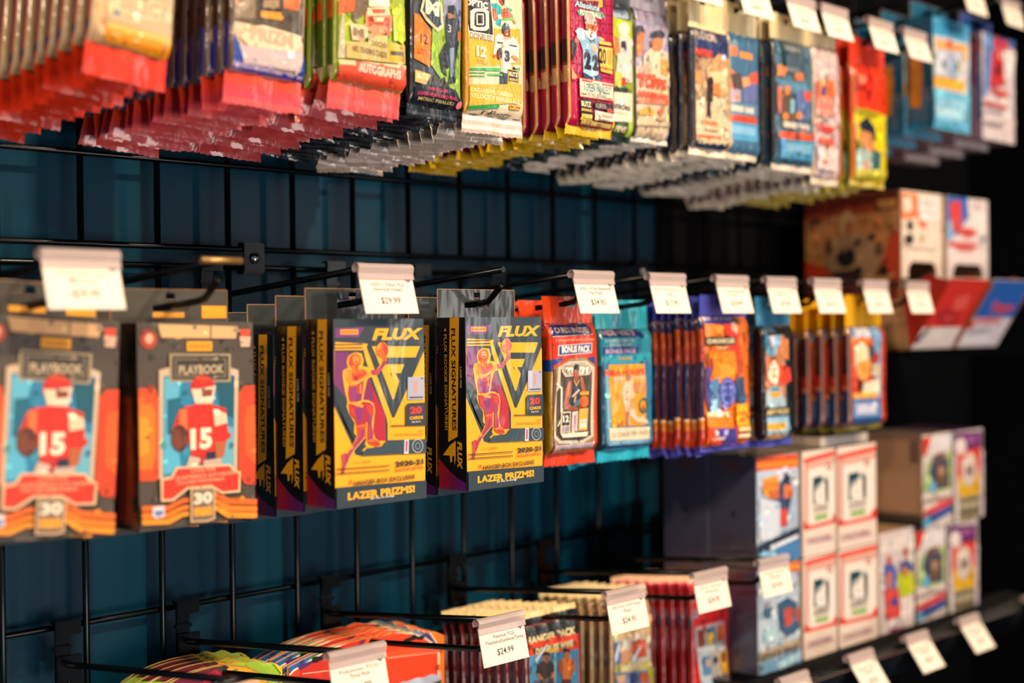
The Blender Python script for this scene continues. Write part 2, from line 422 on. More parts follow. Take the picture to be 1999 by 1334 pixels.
grid('black wire grid panel behind the upper hooks', [.0759+SP*k for k in range(0, 9)], .0759, .0759+8*SP, True, 28)
grid('black wire grid panel behind the lower hooks', [.0596-SP*k for k in (0, 1, 2, 4, 5, 6, 8)], .0596-8*SP, .0596, False, 24)
def clip(X, label):
    r = empty('panel_joining_clip', (X, 0, .0677), label, 'clip')
    bm = NB(); box(bm, -.012, .012, -.0105, -.0085, -.013, .014); box(bm, -.012, .012, -.0085, -.0005, .011, .0145); box(bm, -.012, .012, -.0085, .0015, -.0145, -.0105)
    bmesh.ops.bevel(bm, geom=bm.edges[:], offset=.0006, segments=2, affect='EDGES'); finish('clip_body', bm, 'metal', r)
    bm = NB(); bmesh.ops.create_uvsphere(bm, u_segments=16, v_segments=10, radius=.0052); 
    for v in bm.verts: v.co.y = v.co.y*.6-.0115
    box(bm, -.0006, .0006, -.0155, -.0140, -.004, .004)
    finish('screw_head', bm, 'chrome', r, smooth=True)
clip(.858, 'black joining clip with bright screw head above the left hanger boxes')
clip(1.446, 'black joining clip with bright screw head above the right tagged hooks')

def topz(w, Y): return w-.029+.021*min(1, -Y/.24)
def prongz(w, Y): return topz(w, Y)-.026
ztop_ = lambda Y: prongz(WTOP, Y)
zmid_ = lambda Y: prongz(WMID, Y)
zlow_ = lambda Y: prongz(WLOW, Y)
zhi_ = lambda Y: prongz(WHI, Y)
def hook(w, X, label, tagged=True, length=.24, bare=False):
    r = empty('display_hook', (X, 0, w), label, 'hook')
    bm = NB()
    box(bm, -.012, .012, -.0128, -.0108, -.0045, .0078); box(bm, -.012, .012, -.0108, -.0040, .0058, .0078)   # lip over the wire
    box(bm, -.010, .004, -.0088, -.0066, -.046, .0056)
    box(bm, -.0135, .004, -.0128, -.0090, -.0160, -.0125)
    box(bm, -.011, .0125, -.0128, -.0105, -.047, -.0215); box(bm, -.011, .0125, -.0104, -.0090, -.0235, -.0215)
    bmesh.ops.bevel(bm, geom=bm.edges[:], offset=.0006, segments=2, affect='EDGES')
    finish('bracket', bm, 'metal', r)
    bm = NB(); L = length
    tube(bm, [(0, -.0095, -.029), (0, -.03, -.027), (0, -(L-.007), -.029+.021*L/.24)], .0028, 10)
    finish('tag_wire', bm, 'metal', r)
    bm = NB(); tube(bm, [(-.018, -L+.005, -.029+.021*L/.24), (.018, -L+.005, -.029+.021*L/.24)], .0026, 8)
    finish('crossbar', bm, 'metal' if tagged == 1 else 'bare', r) if tagged < 2 else bm.free()
    bm = NB(); zz = lambda y: -.055+.021*y/.24
    tube(bm, [(0, -.0095, -.043), (0, -.018, -.049), (0, -.03, zz(.03)), (0, -(L-.035), zz(L-.035)), (0, -(L-.025), zz(L-.025)+.001), (0, -(L-.012), zz(L)+.010), (0, -(L-.008), zz(L)+.0135)], .0028, 10)
    finish('product_prong', bm, 'metal', r)
    return r
def price_tag(X, Y, Z, lines, price, label, tilt=20, yaw=0, w=.0595, h=.0365, cardc='#efe4d4'):
    r = empty('price_tag', (X, Y, Z), label, 'price tag', rot=(math.radians(-tilt), 0, math.radians(yaw)))
    bm = NB(); box(bm, -w/2+.001, w/2-.001, -.0008, 0, -h, -.003, cardc)
    bmesh.ops.recalc_face_normals(bm, faces=bm.faces[:]); n0 = len(bm.faces)
    A = Art()
    for i, (t, a, b) in enumerate(lines): A.T(t, a, 24+i*13, b, 33+i*13, '#5a504a', .004)
    if price: A.T(price, 33, 60, 68, 79, '#4a423c', .004)
    A.P([(84, 8), (94, 8), (94, 17), (89, 24), (84, 17)], '#6a5a50').P([(86.5, 11), (91.5, 11), (91.5, 16), (89, 20), (86.5, 16)], '#c9b8a8')
    A.build(bm, lambda u, v, l: Vector(((u-.5)*w, -.0008-l, -.003-v*(h-.003)))); bm.faces.ensure_lookup_table(); orient(bm, n0, Vector((0, -1, 0)))
    finish('paper_card', bm, 'paper', r)
    bm = NB(); n = 10; rr = .0042; prof = [(-rr*math.cos(a), rr*math.sin(a)) for a in [PI*(-.35+1.55*k/n) for k in range(n+1)]]
    prof = [(-.0020, -.0085), (-.0020, -.004)]+[(y, z+.001) for y, z in prof[2:]]
    vs = [[bm.verts.new((x, y, z)) for y, z in prof] for x in (-w/2, w/2)]
    for k in range(len(prof)-1): bm.faces.new((vs[0][k], vs[0][k+1], vs[1][k+1], vs[1][k]))
    bmesh.ops.solidify(bm, geom=bm.faces[:], thickness=.0007)
    finish('clear_holder', bm, 'clear', r)
    return r
# ------------------------------------------------------------ what hangs on the hooks
def to_photo(P):
    v = Vector((P[0], P[1]+DIST, P[2])); d = v.dot(fw)
    return (999.5+FPX*v.dot(r2)/d, 667-FPX*v.dot(u2)/d)
def frame(X, Y, Z, w, zt, h, crop, roll=0, yaw=0, yl=0.0):
    """art frame for a face w by h hung at (X, Y, Z), in the coordinates of a study crop (x, y, scale)"""
    R = Euler((0, roll, yaw)).to_matrix(); q = []
    for x, z in ((-w/2, zt), (w/2, zt), (w/2, zt-h), (-w/2, zt-h)):
        p = to_photo(Vector((X, Y, Z))+R @ Vector((x, yl, z))); q.append(((p[0]-crop[0])/crop[2], (p[1]-crop[1])/crop[2]))
    return Art(*q)
def side_frame(X, y0, y1, z0, z1, crop):
    q = []
    for y, z in ((y1, z1), (y0, z1), (y0, z0), (y1, z0)):
        p = to_photo((X, y, z)); q.append(((p[0]-crop[0])/crop[2], (p[1]-crop[1])/crop[2]))
    return Art(*q)
C1 = (0, 0, .31016); C2 = (560, 0, .26983); C3 = (980, 0, .26983); C4 = (1400, 0, .2998); C5 = (0, 460, .45734); C6 = (460, 500, .38969)
C7 = (1000, 500, .32982); C8 = (1400, 350, .41225); D2 = (280, 1150, .30015); D3 = (820, 1080, .31516); D4 = (1250, 820, .3852); D5 = (1600, 800, .4002)
F3 = (880, 580, .29968); F4 = (1040, 560, .26997); F5 = (1330, 560, .25482); G2 = (600, 1180, .15008); K1 = (905, 655, .18727); K2 = (950, 0, .1275); K3 = (1110, 0, .12); K4 = (1070, 700, .1349); G1 = (300, 1180, .16008)

# --- black and yellow hanger boxes
SL, YE = '#36444c', '#f7b21c'
def flux_front(A):
    A.sk = 0
    A.U(0, 0, 1, 1, SL)
    A.P([(104, 188), (258, 182), (222, 240), (104, 243)], '#7d3c82').R(130, 194, 224, 225, '#f0a42c').T('PANINI', 138, 202, 216, 217, '#5a2a10')
    A.T('FLUX', 298, 188, 583, 258, YE, .05, .25)
    A.P([(98, 330), (104, 270), (604, 300), (604, 820), (595, 1105), (92, 1140)], YE)                       # yellow field
    for y in (282, 302): A.P([(100, y), (245, y-2), (252, y+6), (100, y+8)], '#3a3a38')
    A.P([(100, 318), (258, 318), (372, 700), (384, 735), (384, 860), (300, 862), (215, 945), (97, 650), (97, 540)], SL)
    A.P([(100, 328), (180, 332), (200, 420), (205, 600), (150, 590), (98, 520)], '#7d3a74')
    A.P([(205, 400), (250, 420), (368, 705), (374, 860), (262, 858), (200, 640)], '#b5283c').P([(235, 400), (290, 500), (310, 620), (240, 640)], '#8a2f62')
    A.P([(98, 545), (98, 650), (222, 948), (260, 945), (100, 575)], SL).P([(98, 600), (98, 650), (235, 940), (210, 945)], SL)
    A.P([(252, 318), (272, 318), (386, 690), (386, 770), (376, 720), (262, 372)], YE)
    A.P([(275, 278), (604, 296), (604, 312), (586, 330), (420, 722), (408, 722), (268, 300)], SL)            # dark wedge
    A
    A.P([(296, 296), (565, 296), (540, 362), (324, 362)], YE).P([(322, 358), (352, 358), (416, 505), (416, 612), (410, 612)], YE).P([(372, 404), (475, 404), (456, 456), (395, 456)], YE).P([(404, 456), (424, 456), (447, 503), (417, 612)], YE)
    A.P([(600, 312), (604, 312), (604, 640), (478, 640), (470, 600), (545, 440)], YE)
    # player
    A.zoom(F3, K1)
    A.P([(205,130),(250,140),(268,200),(262,265),(300,270),(330,300),(345,305),(380,295),(412,250),(430,205),(472,200),(460,250),(425,295),(385,350),(310,375),(296,400),(280,480),(262,585),(310,588),(355,618),(366,680),(350,890),(368,950),(412,990),(424,1035),(370,1064),(300,1042),(280,1010),(292,960),(290,860),(288,940),(245,995),(175,1085),(138,1160),(108,1240),(90,1296),(70,1286),(74,1110),(108,1080),(176,1010),(212,930),(188,900),(192,800),(146,720),(126,650),(132,600),(108,480),(90,340),(98,298),(138,280),(126,220),(138,170),(170,140)], YE)
    A.P([(150,172),(172,150),(206,138),(240,165),(247,210),(236,252),(226,268),(228,330),(200,342),(164,316),(166,280),(148,262),(138,225)], '#e05f28').P([(178,172),(204,160),(228,178),(230,208),(214,238),(192,240),(176,210)], '#f4a03c').P([(148,180),(176,152),(168,200),(172,250),(156,262),(142,225)], '#c8442c').P([(186,214),(216,208),(216,224),(192,230)], '#b8382c').P([(180,186),(198,182),(198,190),(181,194)], '#a8382c').P([(206,182),(224,184),(222,191),(207,190)], '#a8382c').P([(172,262),(186,250),(196,330),(176,318)], '#f08c34')
    A.P([(102,318),(120,296),(150,290),(172,322),(172,392),(190,420),(160,446),(132,410),(112,370)], '#f08c30').P([(104,330),(118,306),(134,318),(126,372),(112,360)], '#f5a844').P([(165,320),(200,345),(226,330),(250,296),(284,296),(296,340),(210,404),(176,400)], '#cf472c').P([(228,300),(262,286),(282,306),(262,340),(234,332)], '#e56a2e').P([(190,352),(214,352),(212,398),(194,400)], '#9c2c44')
    A.P([(140,446),(196,446),(268,398),(262,480),(248,590),(200,606),(146,600),(134,530)], '#b43448').P([(152,470),(204,460),(206,560),(196,596),(156,580)], '#93407c').P([(236,436),(246,432),(243,524),(234,528)], '#f3a63e').P([(212,450),(220,446),(218,520),(211,522)], '#d9603a').P([(196,540),(250,520),(246,590),(204,600)], '#8a3a72')
    A.P([(148,412),(166,398),(202,410),(262,370),(300,332),(328,312),(338,338),(296,372),(252,404),(204,444),(160,452)], '#f39a36').P([(176,412),(206,414),(262,376),(268,384),(206,430)], '#f8b450')
    A.P([(328,304),(352,296),(384,296),(418,252),(436,206),(466,200),(457,246),(424,292),(380,346),(336,342)], '#a43a5e').P([(352,310),(384,306),(412,276),(418,286),(384,330),(352,332)], '#c24a50').P([(432,176),(446,168),(470,180),(468,210),(436,214)], '#e2622c').E(427, 107, 54, 75, '#ea752b', 28).P([(430,40),(462,60),(480,110),(470,150),(452,172),(440,110)], '#c94534').P([(376,80),(400,50),(420,36),(410,90),(384,120)], '#f09a3c').P([(424,34),(428,34),(434,180),(429,180)], '#9c2f34').P([(374,112),(480,96),(480,100),(375,117)], '#9c2f34')
    A.P([(138,616),(200,640),(268,600),(324,612),(350,650),(350,700),(334,806),(300,808),(292,760),(286,836),(208,852),(196,780),(150,720)], '#b02e46').P([(190,676),(256,652),(262,700),(232,800),(206,770)], '#8a3a78').P([(288,630),(334,640),(344,680),(328,760),(304,700)], '#d0452e').P([(148,650),(186,664),(196,760),(158,716)], '#cc4030').P([(300,720),(326,716),(322,800),(302,800)], '#93407c').P([(208,828),(284,814),(286,836),(210,850)], '#e6703a').P([(168,600),(190,604),(264,634),(256,656),(200,642),(172,624)], '#f5a542')
    A.P([(208,852),(282,838),(280,930),(232,992),(170,1072),(136,1150),(112,1126),(174,1016),(216,938)], '#c6423a').P([(240,872),(268,866),(258,946),(186,1046),(152,1112),(140,1096),(214,976),(240,930)], '#8c4086').P([(150,1046),(172,1024),(180,1036),(156,1062)], '#f0a050').P([(78,1106),(112,1088),(138,1112),(136,1160),(112,1212),(98,1290),(76,1284),(88,1180)], '#a8405a').P([(84,1110),(104,1100),(100,1200),(84,1270)], '#c8506a')
    A.P([(300,812),(332,808),(346,920),(344,962),(300,968)], '#9e3a6e').P([(304,830),(318,828),(324,940),(306,946)], '#c24a48').P([(294,966),(344,954),(398,984),(410,1014),(372,1030),(312,1006)], '#d2502c').P([(300,972),(340,962),(360,974),(312,984)], '#e88a3c').P([(320,990),(400,1004),(398,1012),(322,998)], '#8c3040')
    A.zoom()
    # right-hand marks
    A.P([(490, 481), (586, 479), (584, 613), (490, 616)], '#aab0c4').P([(522, 500), (548, 496), (544, 575), (528, 585)], '#c99a94').P([(500, 598), (578, 596), (578, 604), (500, 608)], '#4b5264').P([(560, 486), (580, 482), (574, 496)], '#5b6274')
    A.P([(478, 655), (492, 637), (602, 632), (600, 768), (478, 768)], SL)
    A.T('20', 502, 655, 572, 700, '#e03b2e', .05).T('CARDS', 500, 713, 578, 733, YE, .04).T('PER BOX', 513, 743, 564, 752, '#e8e2d4')
    A.P([(395, 768), (602, 764), (602, 769), (395, 774)], '#3a3a38').P([(414, 822), (580, 818), (580, 822), (414, 826)], '#a5742c').P([(550, 800), (580, 799), (580, 803), (550, 804)], '#a5742c')
    A.P([(232, 948), (262, 905), (345, 893), (372, 857), (600, 852), (598, 932)], '#3d4f5b').P([(470, 853), (496, 852), (494, 938), (468, 940)], '#c8ccd6').P([(478, 862), (488, 862), (486, 925), (476, 925)], '#b8495a')
    A.RING(546, 892, 32, 42, '#aab4bc', .14).RING(546, 892, 16, 22, '#7d8a94', .3)
    A.T('2020-21', 419, 976, 578, 1009, '#3a3830', .035).T('INAUGURAL EDITION', 418, 1020, 577, 1036, '#d8412c', .02).T('TRAE', 190, 981, 228, 992, '#c98a2c', 0).T('YOUNG', 233, 979, 285, 990, '#d4502c', .02)
    A.P([(95, 1025), (389, 1006), (389, 1011), (95, 1031)], '#5b3a28').P([(95, 1051), (389, 1032), (389, 1037), (95, 1057)], '#5b3a28')
    A.T('4', 170, 1092, 184, 1115, '#e03b2e', .03).T('HANGER BOX EXCLUSIVE', 194, 1080, 530, 1108, '#38342c', .02)
    A.P([(92, 1138), (595, 1098), (595, 1260), (90, 1290)], SL)
    A.T('LAZER PRIZMS!', 162, 1145, 529, 1192, YE, .05).T('per box, on average', 284, 1188, 413, 1206, '#e8e2d4')
    return A
def flux_side(A):
    A.U(0, 0, 1, 1, '#0e1114').P([(1074, 290), (1120, 290), (1113, 905), (1066, 932)], YE).T('FLUX SIGNATURES', 1083, 362, 1104, 876, '#16181a', .03, 0, 1)
    A.T('4 FLUX ROOKIE SIGNATURES!', 1047, 360, 1061, 872, '#d8a02c', .015, 0, 1).T('LOOK FOR', 1124, 556, 1133, 662, '#d8d2c4', .01, 0, 1)
    A.P([(1040, 998), (1074, 950), (1104, 925), (1104, 1020), (1098, 1050), (1098, 1000), (1086, 1006), (1086, 1030), (1078, 1036), (1074, 1000)], YE)
    A.T('FLUX', 1112, 930, 1136, 1070, YE, .05, .2, 1)
    A.P([(1010, 1000), (1036, 1035), (1036, 1172), (1010, 1166)], '#b01a30').P([(1036, 1035), (1075, 1080), (1075, 1176), (1036, 1172)], '#9c1a3c').P([(1075, 1080), (1115, 1115), (1115, 1182), (1075, 1176)], '#7e1f5a').P([(1115, 1115), (1160, 1140), (1160, 1190), (1115, 1182)], '#6a2478')
    return A
def hanger(kind, X, Yf, w, ztop, h, d, fa, sa, tabw, tabc, cols, crop, scrop, roll=0, x_side=None, stickers=None, label=None, zf=zmid_):
    Y = Yf+d; Z = zf(Y); zt = ztop-Z
    A = fa(frame(X, Y, Z, w, zt, h, crop, roll, 0, -d)) if fa else None
    B = sa(side_frame(X-w/2, Yf, Yf+d, ztop-h, ztop, scrop)) if sa else None
    return carton('hanger_box', w, h, d, zt, A, B, cols, (tabw, max(.0125-zt-.0, .022)), label, 'box', 'wrap', -d, stickers, tabc), Y, Z
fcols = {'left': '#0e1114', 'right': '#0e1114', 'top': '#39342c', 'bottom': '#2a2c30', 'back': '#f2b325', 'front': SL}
flux, Yr, Zr = hanger('f', .956, -.233, .0985, .0100, .148, .033, flux_front, flux_side, .0985, '#323a3c', fcols, F3, C6)
fd = 'black and yellow basketball hanger box'
def place_boxes(root, desc, X, Yr, zf, steps, front, roll=0, seed=0):
    rnd = random.Random(seed); root.location = (X, Yr, zf(Yr)+H0); root.rotation_euler = (0, roll, 0); root['label'] = front
    for i, dy in enumerate(steps):
        y = Yr+dy
        copy_tree(root, (X+rnd.uniform(-.001, .001), y, zf(y)-.003*(i+1)), (0, roll+rnd.uniform(-.008, .008), rnd.uniform(-.01, .012)), f'{desc}, {ORD[i+1]} on its hook')
rfx = copy_tree(flux, (.809, -.200, zmid_(-.2)-.0012), (0, 0, 0), None)
place_boxes(flux, fd+' of the right-hand pair', .956, Yr, zmid_, (.037, .075, .112), 'sharp black and yellow basketball hanger box left of the orange foil pack')
place_boxes(rfx, fd+' of the left-hand group', .809, -.200, zmid_, (.038, .0735, .109, .144), 'black and yellow basketball hanger box under the $29.99 tag, foremost of its group')
rfx.location.z -= .001

def playbook_front(A):
    DK = '#544b40'
    A.U(0, 0, 1, 1, DK)
    A.E(628, 445, 34, 40, '#b5492e').E(630, 440, 16, 22, '#e8b090').P([(1018, 400), (1062, 400), (1058, 470), (1025, 470)], '#e0502c').P([(1015, 430), (1065, 432), (1060, 475), (1020, 475)], '#d9b49a')
    A.P([(665, 378), (1005, 388), (998, 440), (680, 436)], '#dcb07c').P([(884, 384), (890, 384), (890, 440), (884, 440)], DK)
    A.R(785, 452, 893, 493, '#f0a820').T('PANINI', 797, 464, 882, 482, '#8a5210')
    A.P([(583, 652), (655, 652), (662, 690), (683, 705), (680, 1020), (655, 1048), (585, 1050)], '#e2551c').P([(583, 720), (640, 720), (655, 760), (655, 940), (640, 1000), (583, 1000)], '#ef7d1c').P([(583, 770), (625, 780), (630, 930), (583, 950)], '#f59a28')
    A.P([(1085, 638), (1035, 642), (1010, 670), (1008, 1010), (1035, 1060), (1085, 1066)], '#d84a20').P([(1085, 720), (1045, 730), (1035, 800), (1040, 930), (1085, 980)], '#e86426')
    A.P([(668, 575), (720, 560), (960, 560), (1008, 575), (1002, 1020), (668, 1040)], '#cdb496').P([(686, 600), (990, 596), (986, 1010), (684, 1030)], '#2f87ac').P([(690, 610), (760, 605), (720, 900), (690, 920)], '#64b4cc').P([(900, 600), (990, 600), (985, 780), (930, 760)], '#1d5e70').P([(910, 800), (985, 820), (985, 1000), (920, 980)], '#6fb2c4').P([(686, 860), (740, 850), (760, 1010), (686, 1020)], '#5cb4d0').P([(700, 700), (760, 690), (740, 840), (700, 850)], '#1f6c84')
    A.P([(710, 505), (972, 505), (972, 625), (710, 625)], '#a8977a').P([(720, 514), (962, 514), (962, 616), (720, 616)], '#3b352d').P([(730, 524), (952, 524), (952, 606), (730, 606)], '#7c705c').P([(738, 532), (944, 532), (944, 598), (738, 598)], '#3f382f')
    A.T('PLAYBOOK', 748, 550, 940, 594, '#c4b090', .03)
    A.E(850, 650, 54, 52, '#c8301e', 24).P([(800, 655), (815, 715), (850, 728), (890, 716), (905, 640), (835, 655)], '#e8cfb4').P([(845, 660), (890, 655), (888, 700), (845, 702)], '#8c4a2c').P([(838, 690), (900, 684), (900, 700), (840, 708)], '#f0dcc4').P([(812, 605), (850, 597), (892, 615), (850, 622)], '#e05030')
    A.P([(748, 745), (820, 718), (880, 718), (948, 738), (958, 830), (948, 900), (905, 935), (800, 945), (785, 830), (745, 850), (715, 880), (720, 830)], '#d8331c').P([(892, 740), (950, 760), (955, 800), (900, 815)], '#efc9a8').P([(750, 745), (780, 740), (782, 830), (748, 840)], '#e87844')
    A.T('15', 795, 820, 888, 915, '#f3e2c8', .05)
    A.E(750, 865, 36, 58, '#5f3020').P([(716, 830), (745, 828), (770, 890), (740, 920), (715, 890)], '#7c4228').P([(900, 880), (948, 880), (940, 940), (905, 960)], '#b8683c').P([(800, 935), (905, 935), (905, 975), (800, 975)], '#b83024').P([(860, 925), (900, 920), (905, 960), (862, 965)], '#2c2f48').P([(790, 940), (830, 950), (830, 1010), (770, 1010)], '#c8b4a4').P([(850, 960), (925, 950), (935, 1005), (850, 1010)], '#c4aea0')
    A.P([(670, 1040), (712, 1030), (735, 988), (965, 975), (985, 1000), (1012, 1008), (1010, 1095), (930, 1102), (880, 1072), (785, 1082), (722, 1134), (672, 1136)], '#e8c49c').P([(680, 1046), (718, 1038), (740, 996), (962, 984), (980, 1008), (1004, 1014), (1002, 1086), (934, 1094), (884, 1064), (780, 1074), (718, 1124), (680, 1126)], '#e23c1c')
    A.T('LOOK FOR', 795, 993, 900, 1008, '#f0b890').T('QUARTERBACK AUTOGRAPHS', 730, 1016, 990, 1034, '#f0b890').T('ON-CARD MEMORABILIA', 735, 1040, 940, 1054, '#f0b890')
    for i, (y, c) in enumerate(((1160, '#e8701c'), (1190, '#ee851e'), (1218, '#f09a24'))):
        A.P([(583, y-6), (700, y-8), (760, y-38), (785, y-40), (785, y-22), (760, y-18), (705, y+14), (583, y+18)], c)
        A.P([(1085, y-36), (960, y-38), (905, y-66), (895, y-66), (895, y-46), (905, y-44), (950, y-14), (1085, y-12)], c)
    A.P([(792, 1078), (898, 1072), (898, 1210), (866, 1222), (792, 1226)], '#c9ab84').P([(800, 1086), (890, 1082), (890, 1204), (862, 1214), (800, 1218)], '#7c6c5a').T('30', 806, 1092, 886, 1148, '#eadcc6', .05).P([(806, 1162), (884, 1158), (884, 1192), (806, 1198)], '#f0a030')
    A.P([(636, 1158), (684, 1152), (684, 1200), (650, 1208), (636, 1200)], '#d8d4d8').P([(642, 1176), (678, 1172), (678, 1192), (650, 1200)], '#6c84bc')
    return A.MOT(130, 1, 0.05)
def playbook_side(A):
    A.U(0, 0, 1, 1, '#241812').U(.2, .36, .8, .97, '#7a2c14').U(.28, .5, .7, .95, '#8f3414').U(.3, .06, .7, .30, '#4b3c2c'); return A
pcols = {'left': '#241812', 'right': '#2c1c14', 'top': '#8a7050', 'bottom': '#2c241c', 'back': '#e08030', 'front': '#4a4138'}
pb, Yp, Zp = hanger('p', .6535, -.204, .1035, .0072, .149, .033, playbook_front, playbook_side, .1035, '#4b463c', pcols, C5, C5, stickers=[(-.016, .012, -.0085, -.0045, '#f0a820'), (.028, .051, -.009, .0005, '#f0a820')])
pa = copy_tree(pb, (.538, Yp, zmid_(Yp)+.004), (0, .055, -.01), 'blurred orange football hanger box with a glare streak, under the leftmost price tag')
copy_tree(pa, (.539, Yp+.037, zmid_(Yp+.037)), (0, .03, 0), 'football hanger box directly behind the leftmost orange football box')
place_boxes(pb, 'orange and charcoal football hanger box', .6535, Yp, zmid_, (.037, .074), 'orange football hanger box with number 15 player, beside the yellow hanger boxes')

# --- orange fat pack with a window
def prizm_art(A):
    OR = '#dc4a1a'
    A.U(0, 0, 1, 1, OR)
    A.P([(80, 282), (410, 268), (415, 340), (85, 362)], '#21408c').T('15 CARDS INSIDE!', 112, 292, 392, 336, '#f2d8b8', .03)
    A.P([(85, 362), (415, 340), (420, 346), (85, 368)], '#e8d0b0').P([(85, 368), (425, 346), (425, 505), (90, 525)], '#d8381a').T('3 CARDS FEATURE WHITE ICE PRIZMS', 150, 375, 420, 395, '#f0b890', .01)
    A.P([(165, 425), (408, 405), (404, 480), (162, 500)], '#e8d0c0').P([(172, 430), (402, 411), (398, 475), (168, 494)], '#1c4b98').T('BONUS PACK', 188, 424, 392, 478, '#f6ead6', .035)
    A.P([(84, 530), (210, 520), (150, 560), (84, 598)], '#1c4b98').P([(84, 598), (150, 562), (225, 518), (250, 518), (130, 592), (84, 612)], OR).P([(370, 512), (428, 508), (428, 560)], '#2a50a0')
    A.P([(84, 614), (130, 596), (250, 520), (350, 512), (428, 562), (426, 1195), (130, 1212), (76, 1225)], '#9c865c')
    A.P([(100, 620), (128, 602), (112, 1210), (78, 1222)], '#c8a24a').P([(132, 600), (150, 590), (150, 1160), (125, 1200)], '#6f5c3c')
    A.P([(160, 580), (240, 540), (360, 535), (420, 580), (415, 1080), (340, 1130), (170, 1135), (135, 1085)], '#cfc4b0').P([(176, 600), (246, 556), (352, 552), (402, 596), (396, 1070), (332, 1108), (180, 1112), (150, 1072), (155, 760), (176, 720)], '#54483c')
    A.P([(150, 690), (190, 730), (190, 960), (162, 1010), (156, 1010), (178, 950), (178, 740), (148, 706)], '#e0dccc').P([(402, 640), (412, 640), (400, 1060), (392, 1060)], '#d8d4c4')
    A.P([(192, 560), (380, 556), (402, 596), (380, 636), (208, 652), (182, 612)], '#d4cdb8').P([(200, 566), (374, 562), (394, 596), (374, 630), (214, 642), (192, 610)], '#a49c88').T('PRIZM', 204, 578, 376, 632, '#ece6d4', .045, .15)
    A.zoom(F4, K4)
    A.P([(236,336),(262,320),(296,330),(304,400),(252,600),(282,676),(372,708),(376,752),(236,744),(172,730),(180,600),(198,440)], '#a25a3a').P([(240,350),(270,340),(250,480),(214,600),(204,560),(216,440)], '#c08058').P([(296,300),(320,330),(352,402),(396,330),(412,300),(416,560),(404,690),(270,684),(244,624),(288,480)], '#34404a').P([(284,544),(392,438),(402,462),(300,564)], '#d0c6b2').P([(328,544),(350,538),(334,640),(310,634)], '#c8ae6c').P([(336,610),(402,584),(394,684),(312,694)], '#5a7a92')
    A.P([(304,176),(388,176),(388,290),(352,366),(308,290)], '#9a4e2e').P([(318,210),(340,206),(340,216),(320,220)], '#4c2418').P([(356,206),(378,208),(376,218),(357,216)], '#4c2418').P([(334,270),(364,268),(360,280),(338,282)], '#6c2c20').P([(340,220),(352,220),(356,256),(338,256)], '#b06a44').P([(314,180),(310,140),(330,86),(382,86),(396,140),(388,184),(350,160)], '#38382f').P([(312,300),(350,376),(396,300),(398,316),(352,402),(312,326)], '#d8b05c').P([(408,260),(440,280),(484,470),(430,484),(412,400)], '#b46a44').P([(370,676),(420,660),(430,700),(376,724)], '#8c4a2c')
    A.E(462, 622, 64, 84, '#e8762a', 24).P([(404,600),(430,560),(440,690),(412,680)], '#c84c28').P([(402,484),(524,476),(524,520),(402,530)], '#e8b424').P([(412,500),(514,494),(514,502),(412,508)], '#a87818').P([(196,170),(210,150),(216,170),(204,214),(194,214)], '#4c443c').P([(264,160),(272,160),(270,210),(262,210)], '#4c443c').P([(470,160),(482,160),(476,200),(466,200)], '#4c443c')
    A.zoom()
    A.P([(178, 905), (246, 900), (240, 1050), (170, 1060)], '#cfc4a0').P([(186, 915), (238, 911), (234, 1000), (182, 1006)], '#3c362e').T('12', 190, 928, 230, 980, '#f0ead8', .04).P([(182, 1012), (234, 1006), (232, 1044), (178, 1050)], '#9c94a0')
    A.P([(254, 904), (296, 898), (290, 1044), (248, 1050)], '#d4cdd4').P([(266, 930), (284, 928), (278, 1020), (264, 1022)], '#b88a8c').P([(304, 882), (372, 876), (362, 1036), (296, 1042)], '#e8b04a').P([(312, 960), (362, 955), (358, 1020), (306, 1024)], '#e8dcc8').T('LOOK FOR', 314, 970, 356, 982, '#c05030')
    A.P([(170, 1062), (370, 1046), (360, 1080), (186, 1092)], '#e8dccc').P([(128, 1150), (408, 1120), (416, 1172), (118, 1205)], '#c9b9c4').P([(118, 1190), (400, 1158), (416, 1180), (118, 1215)], '#d49a34')
    return A.MOT(70, 2, 0.05)
X, Y, w, zt, h = 1.073, -.208, .069, -.0194, .1205
pz = pack('fat_pack', w, h, .017, zt, .0262, .0125, prizm_art(frame(X, Y, zmid_(Y), w, zt, h, F4, yl=-.006)), '#dc4a1a', '#a8862c', '#c04a1c', '#e04c18', '#e2461a', cat='card pack', seed=3, wr=.0012,
          sidebands=[(.0, .28, '#dc4a1a'), (.28, .36, '#1c4b98')], flap_w=1.0, tilt=.1)
stack(pz, 'orange foil basketball fat pack', X, Y, zmid_, 4, .030, front_label='glossy orange foil basketball fat pack under the $34.95 tag', seed=3)

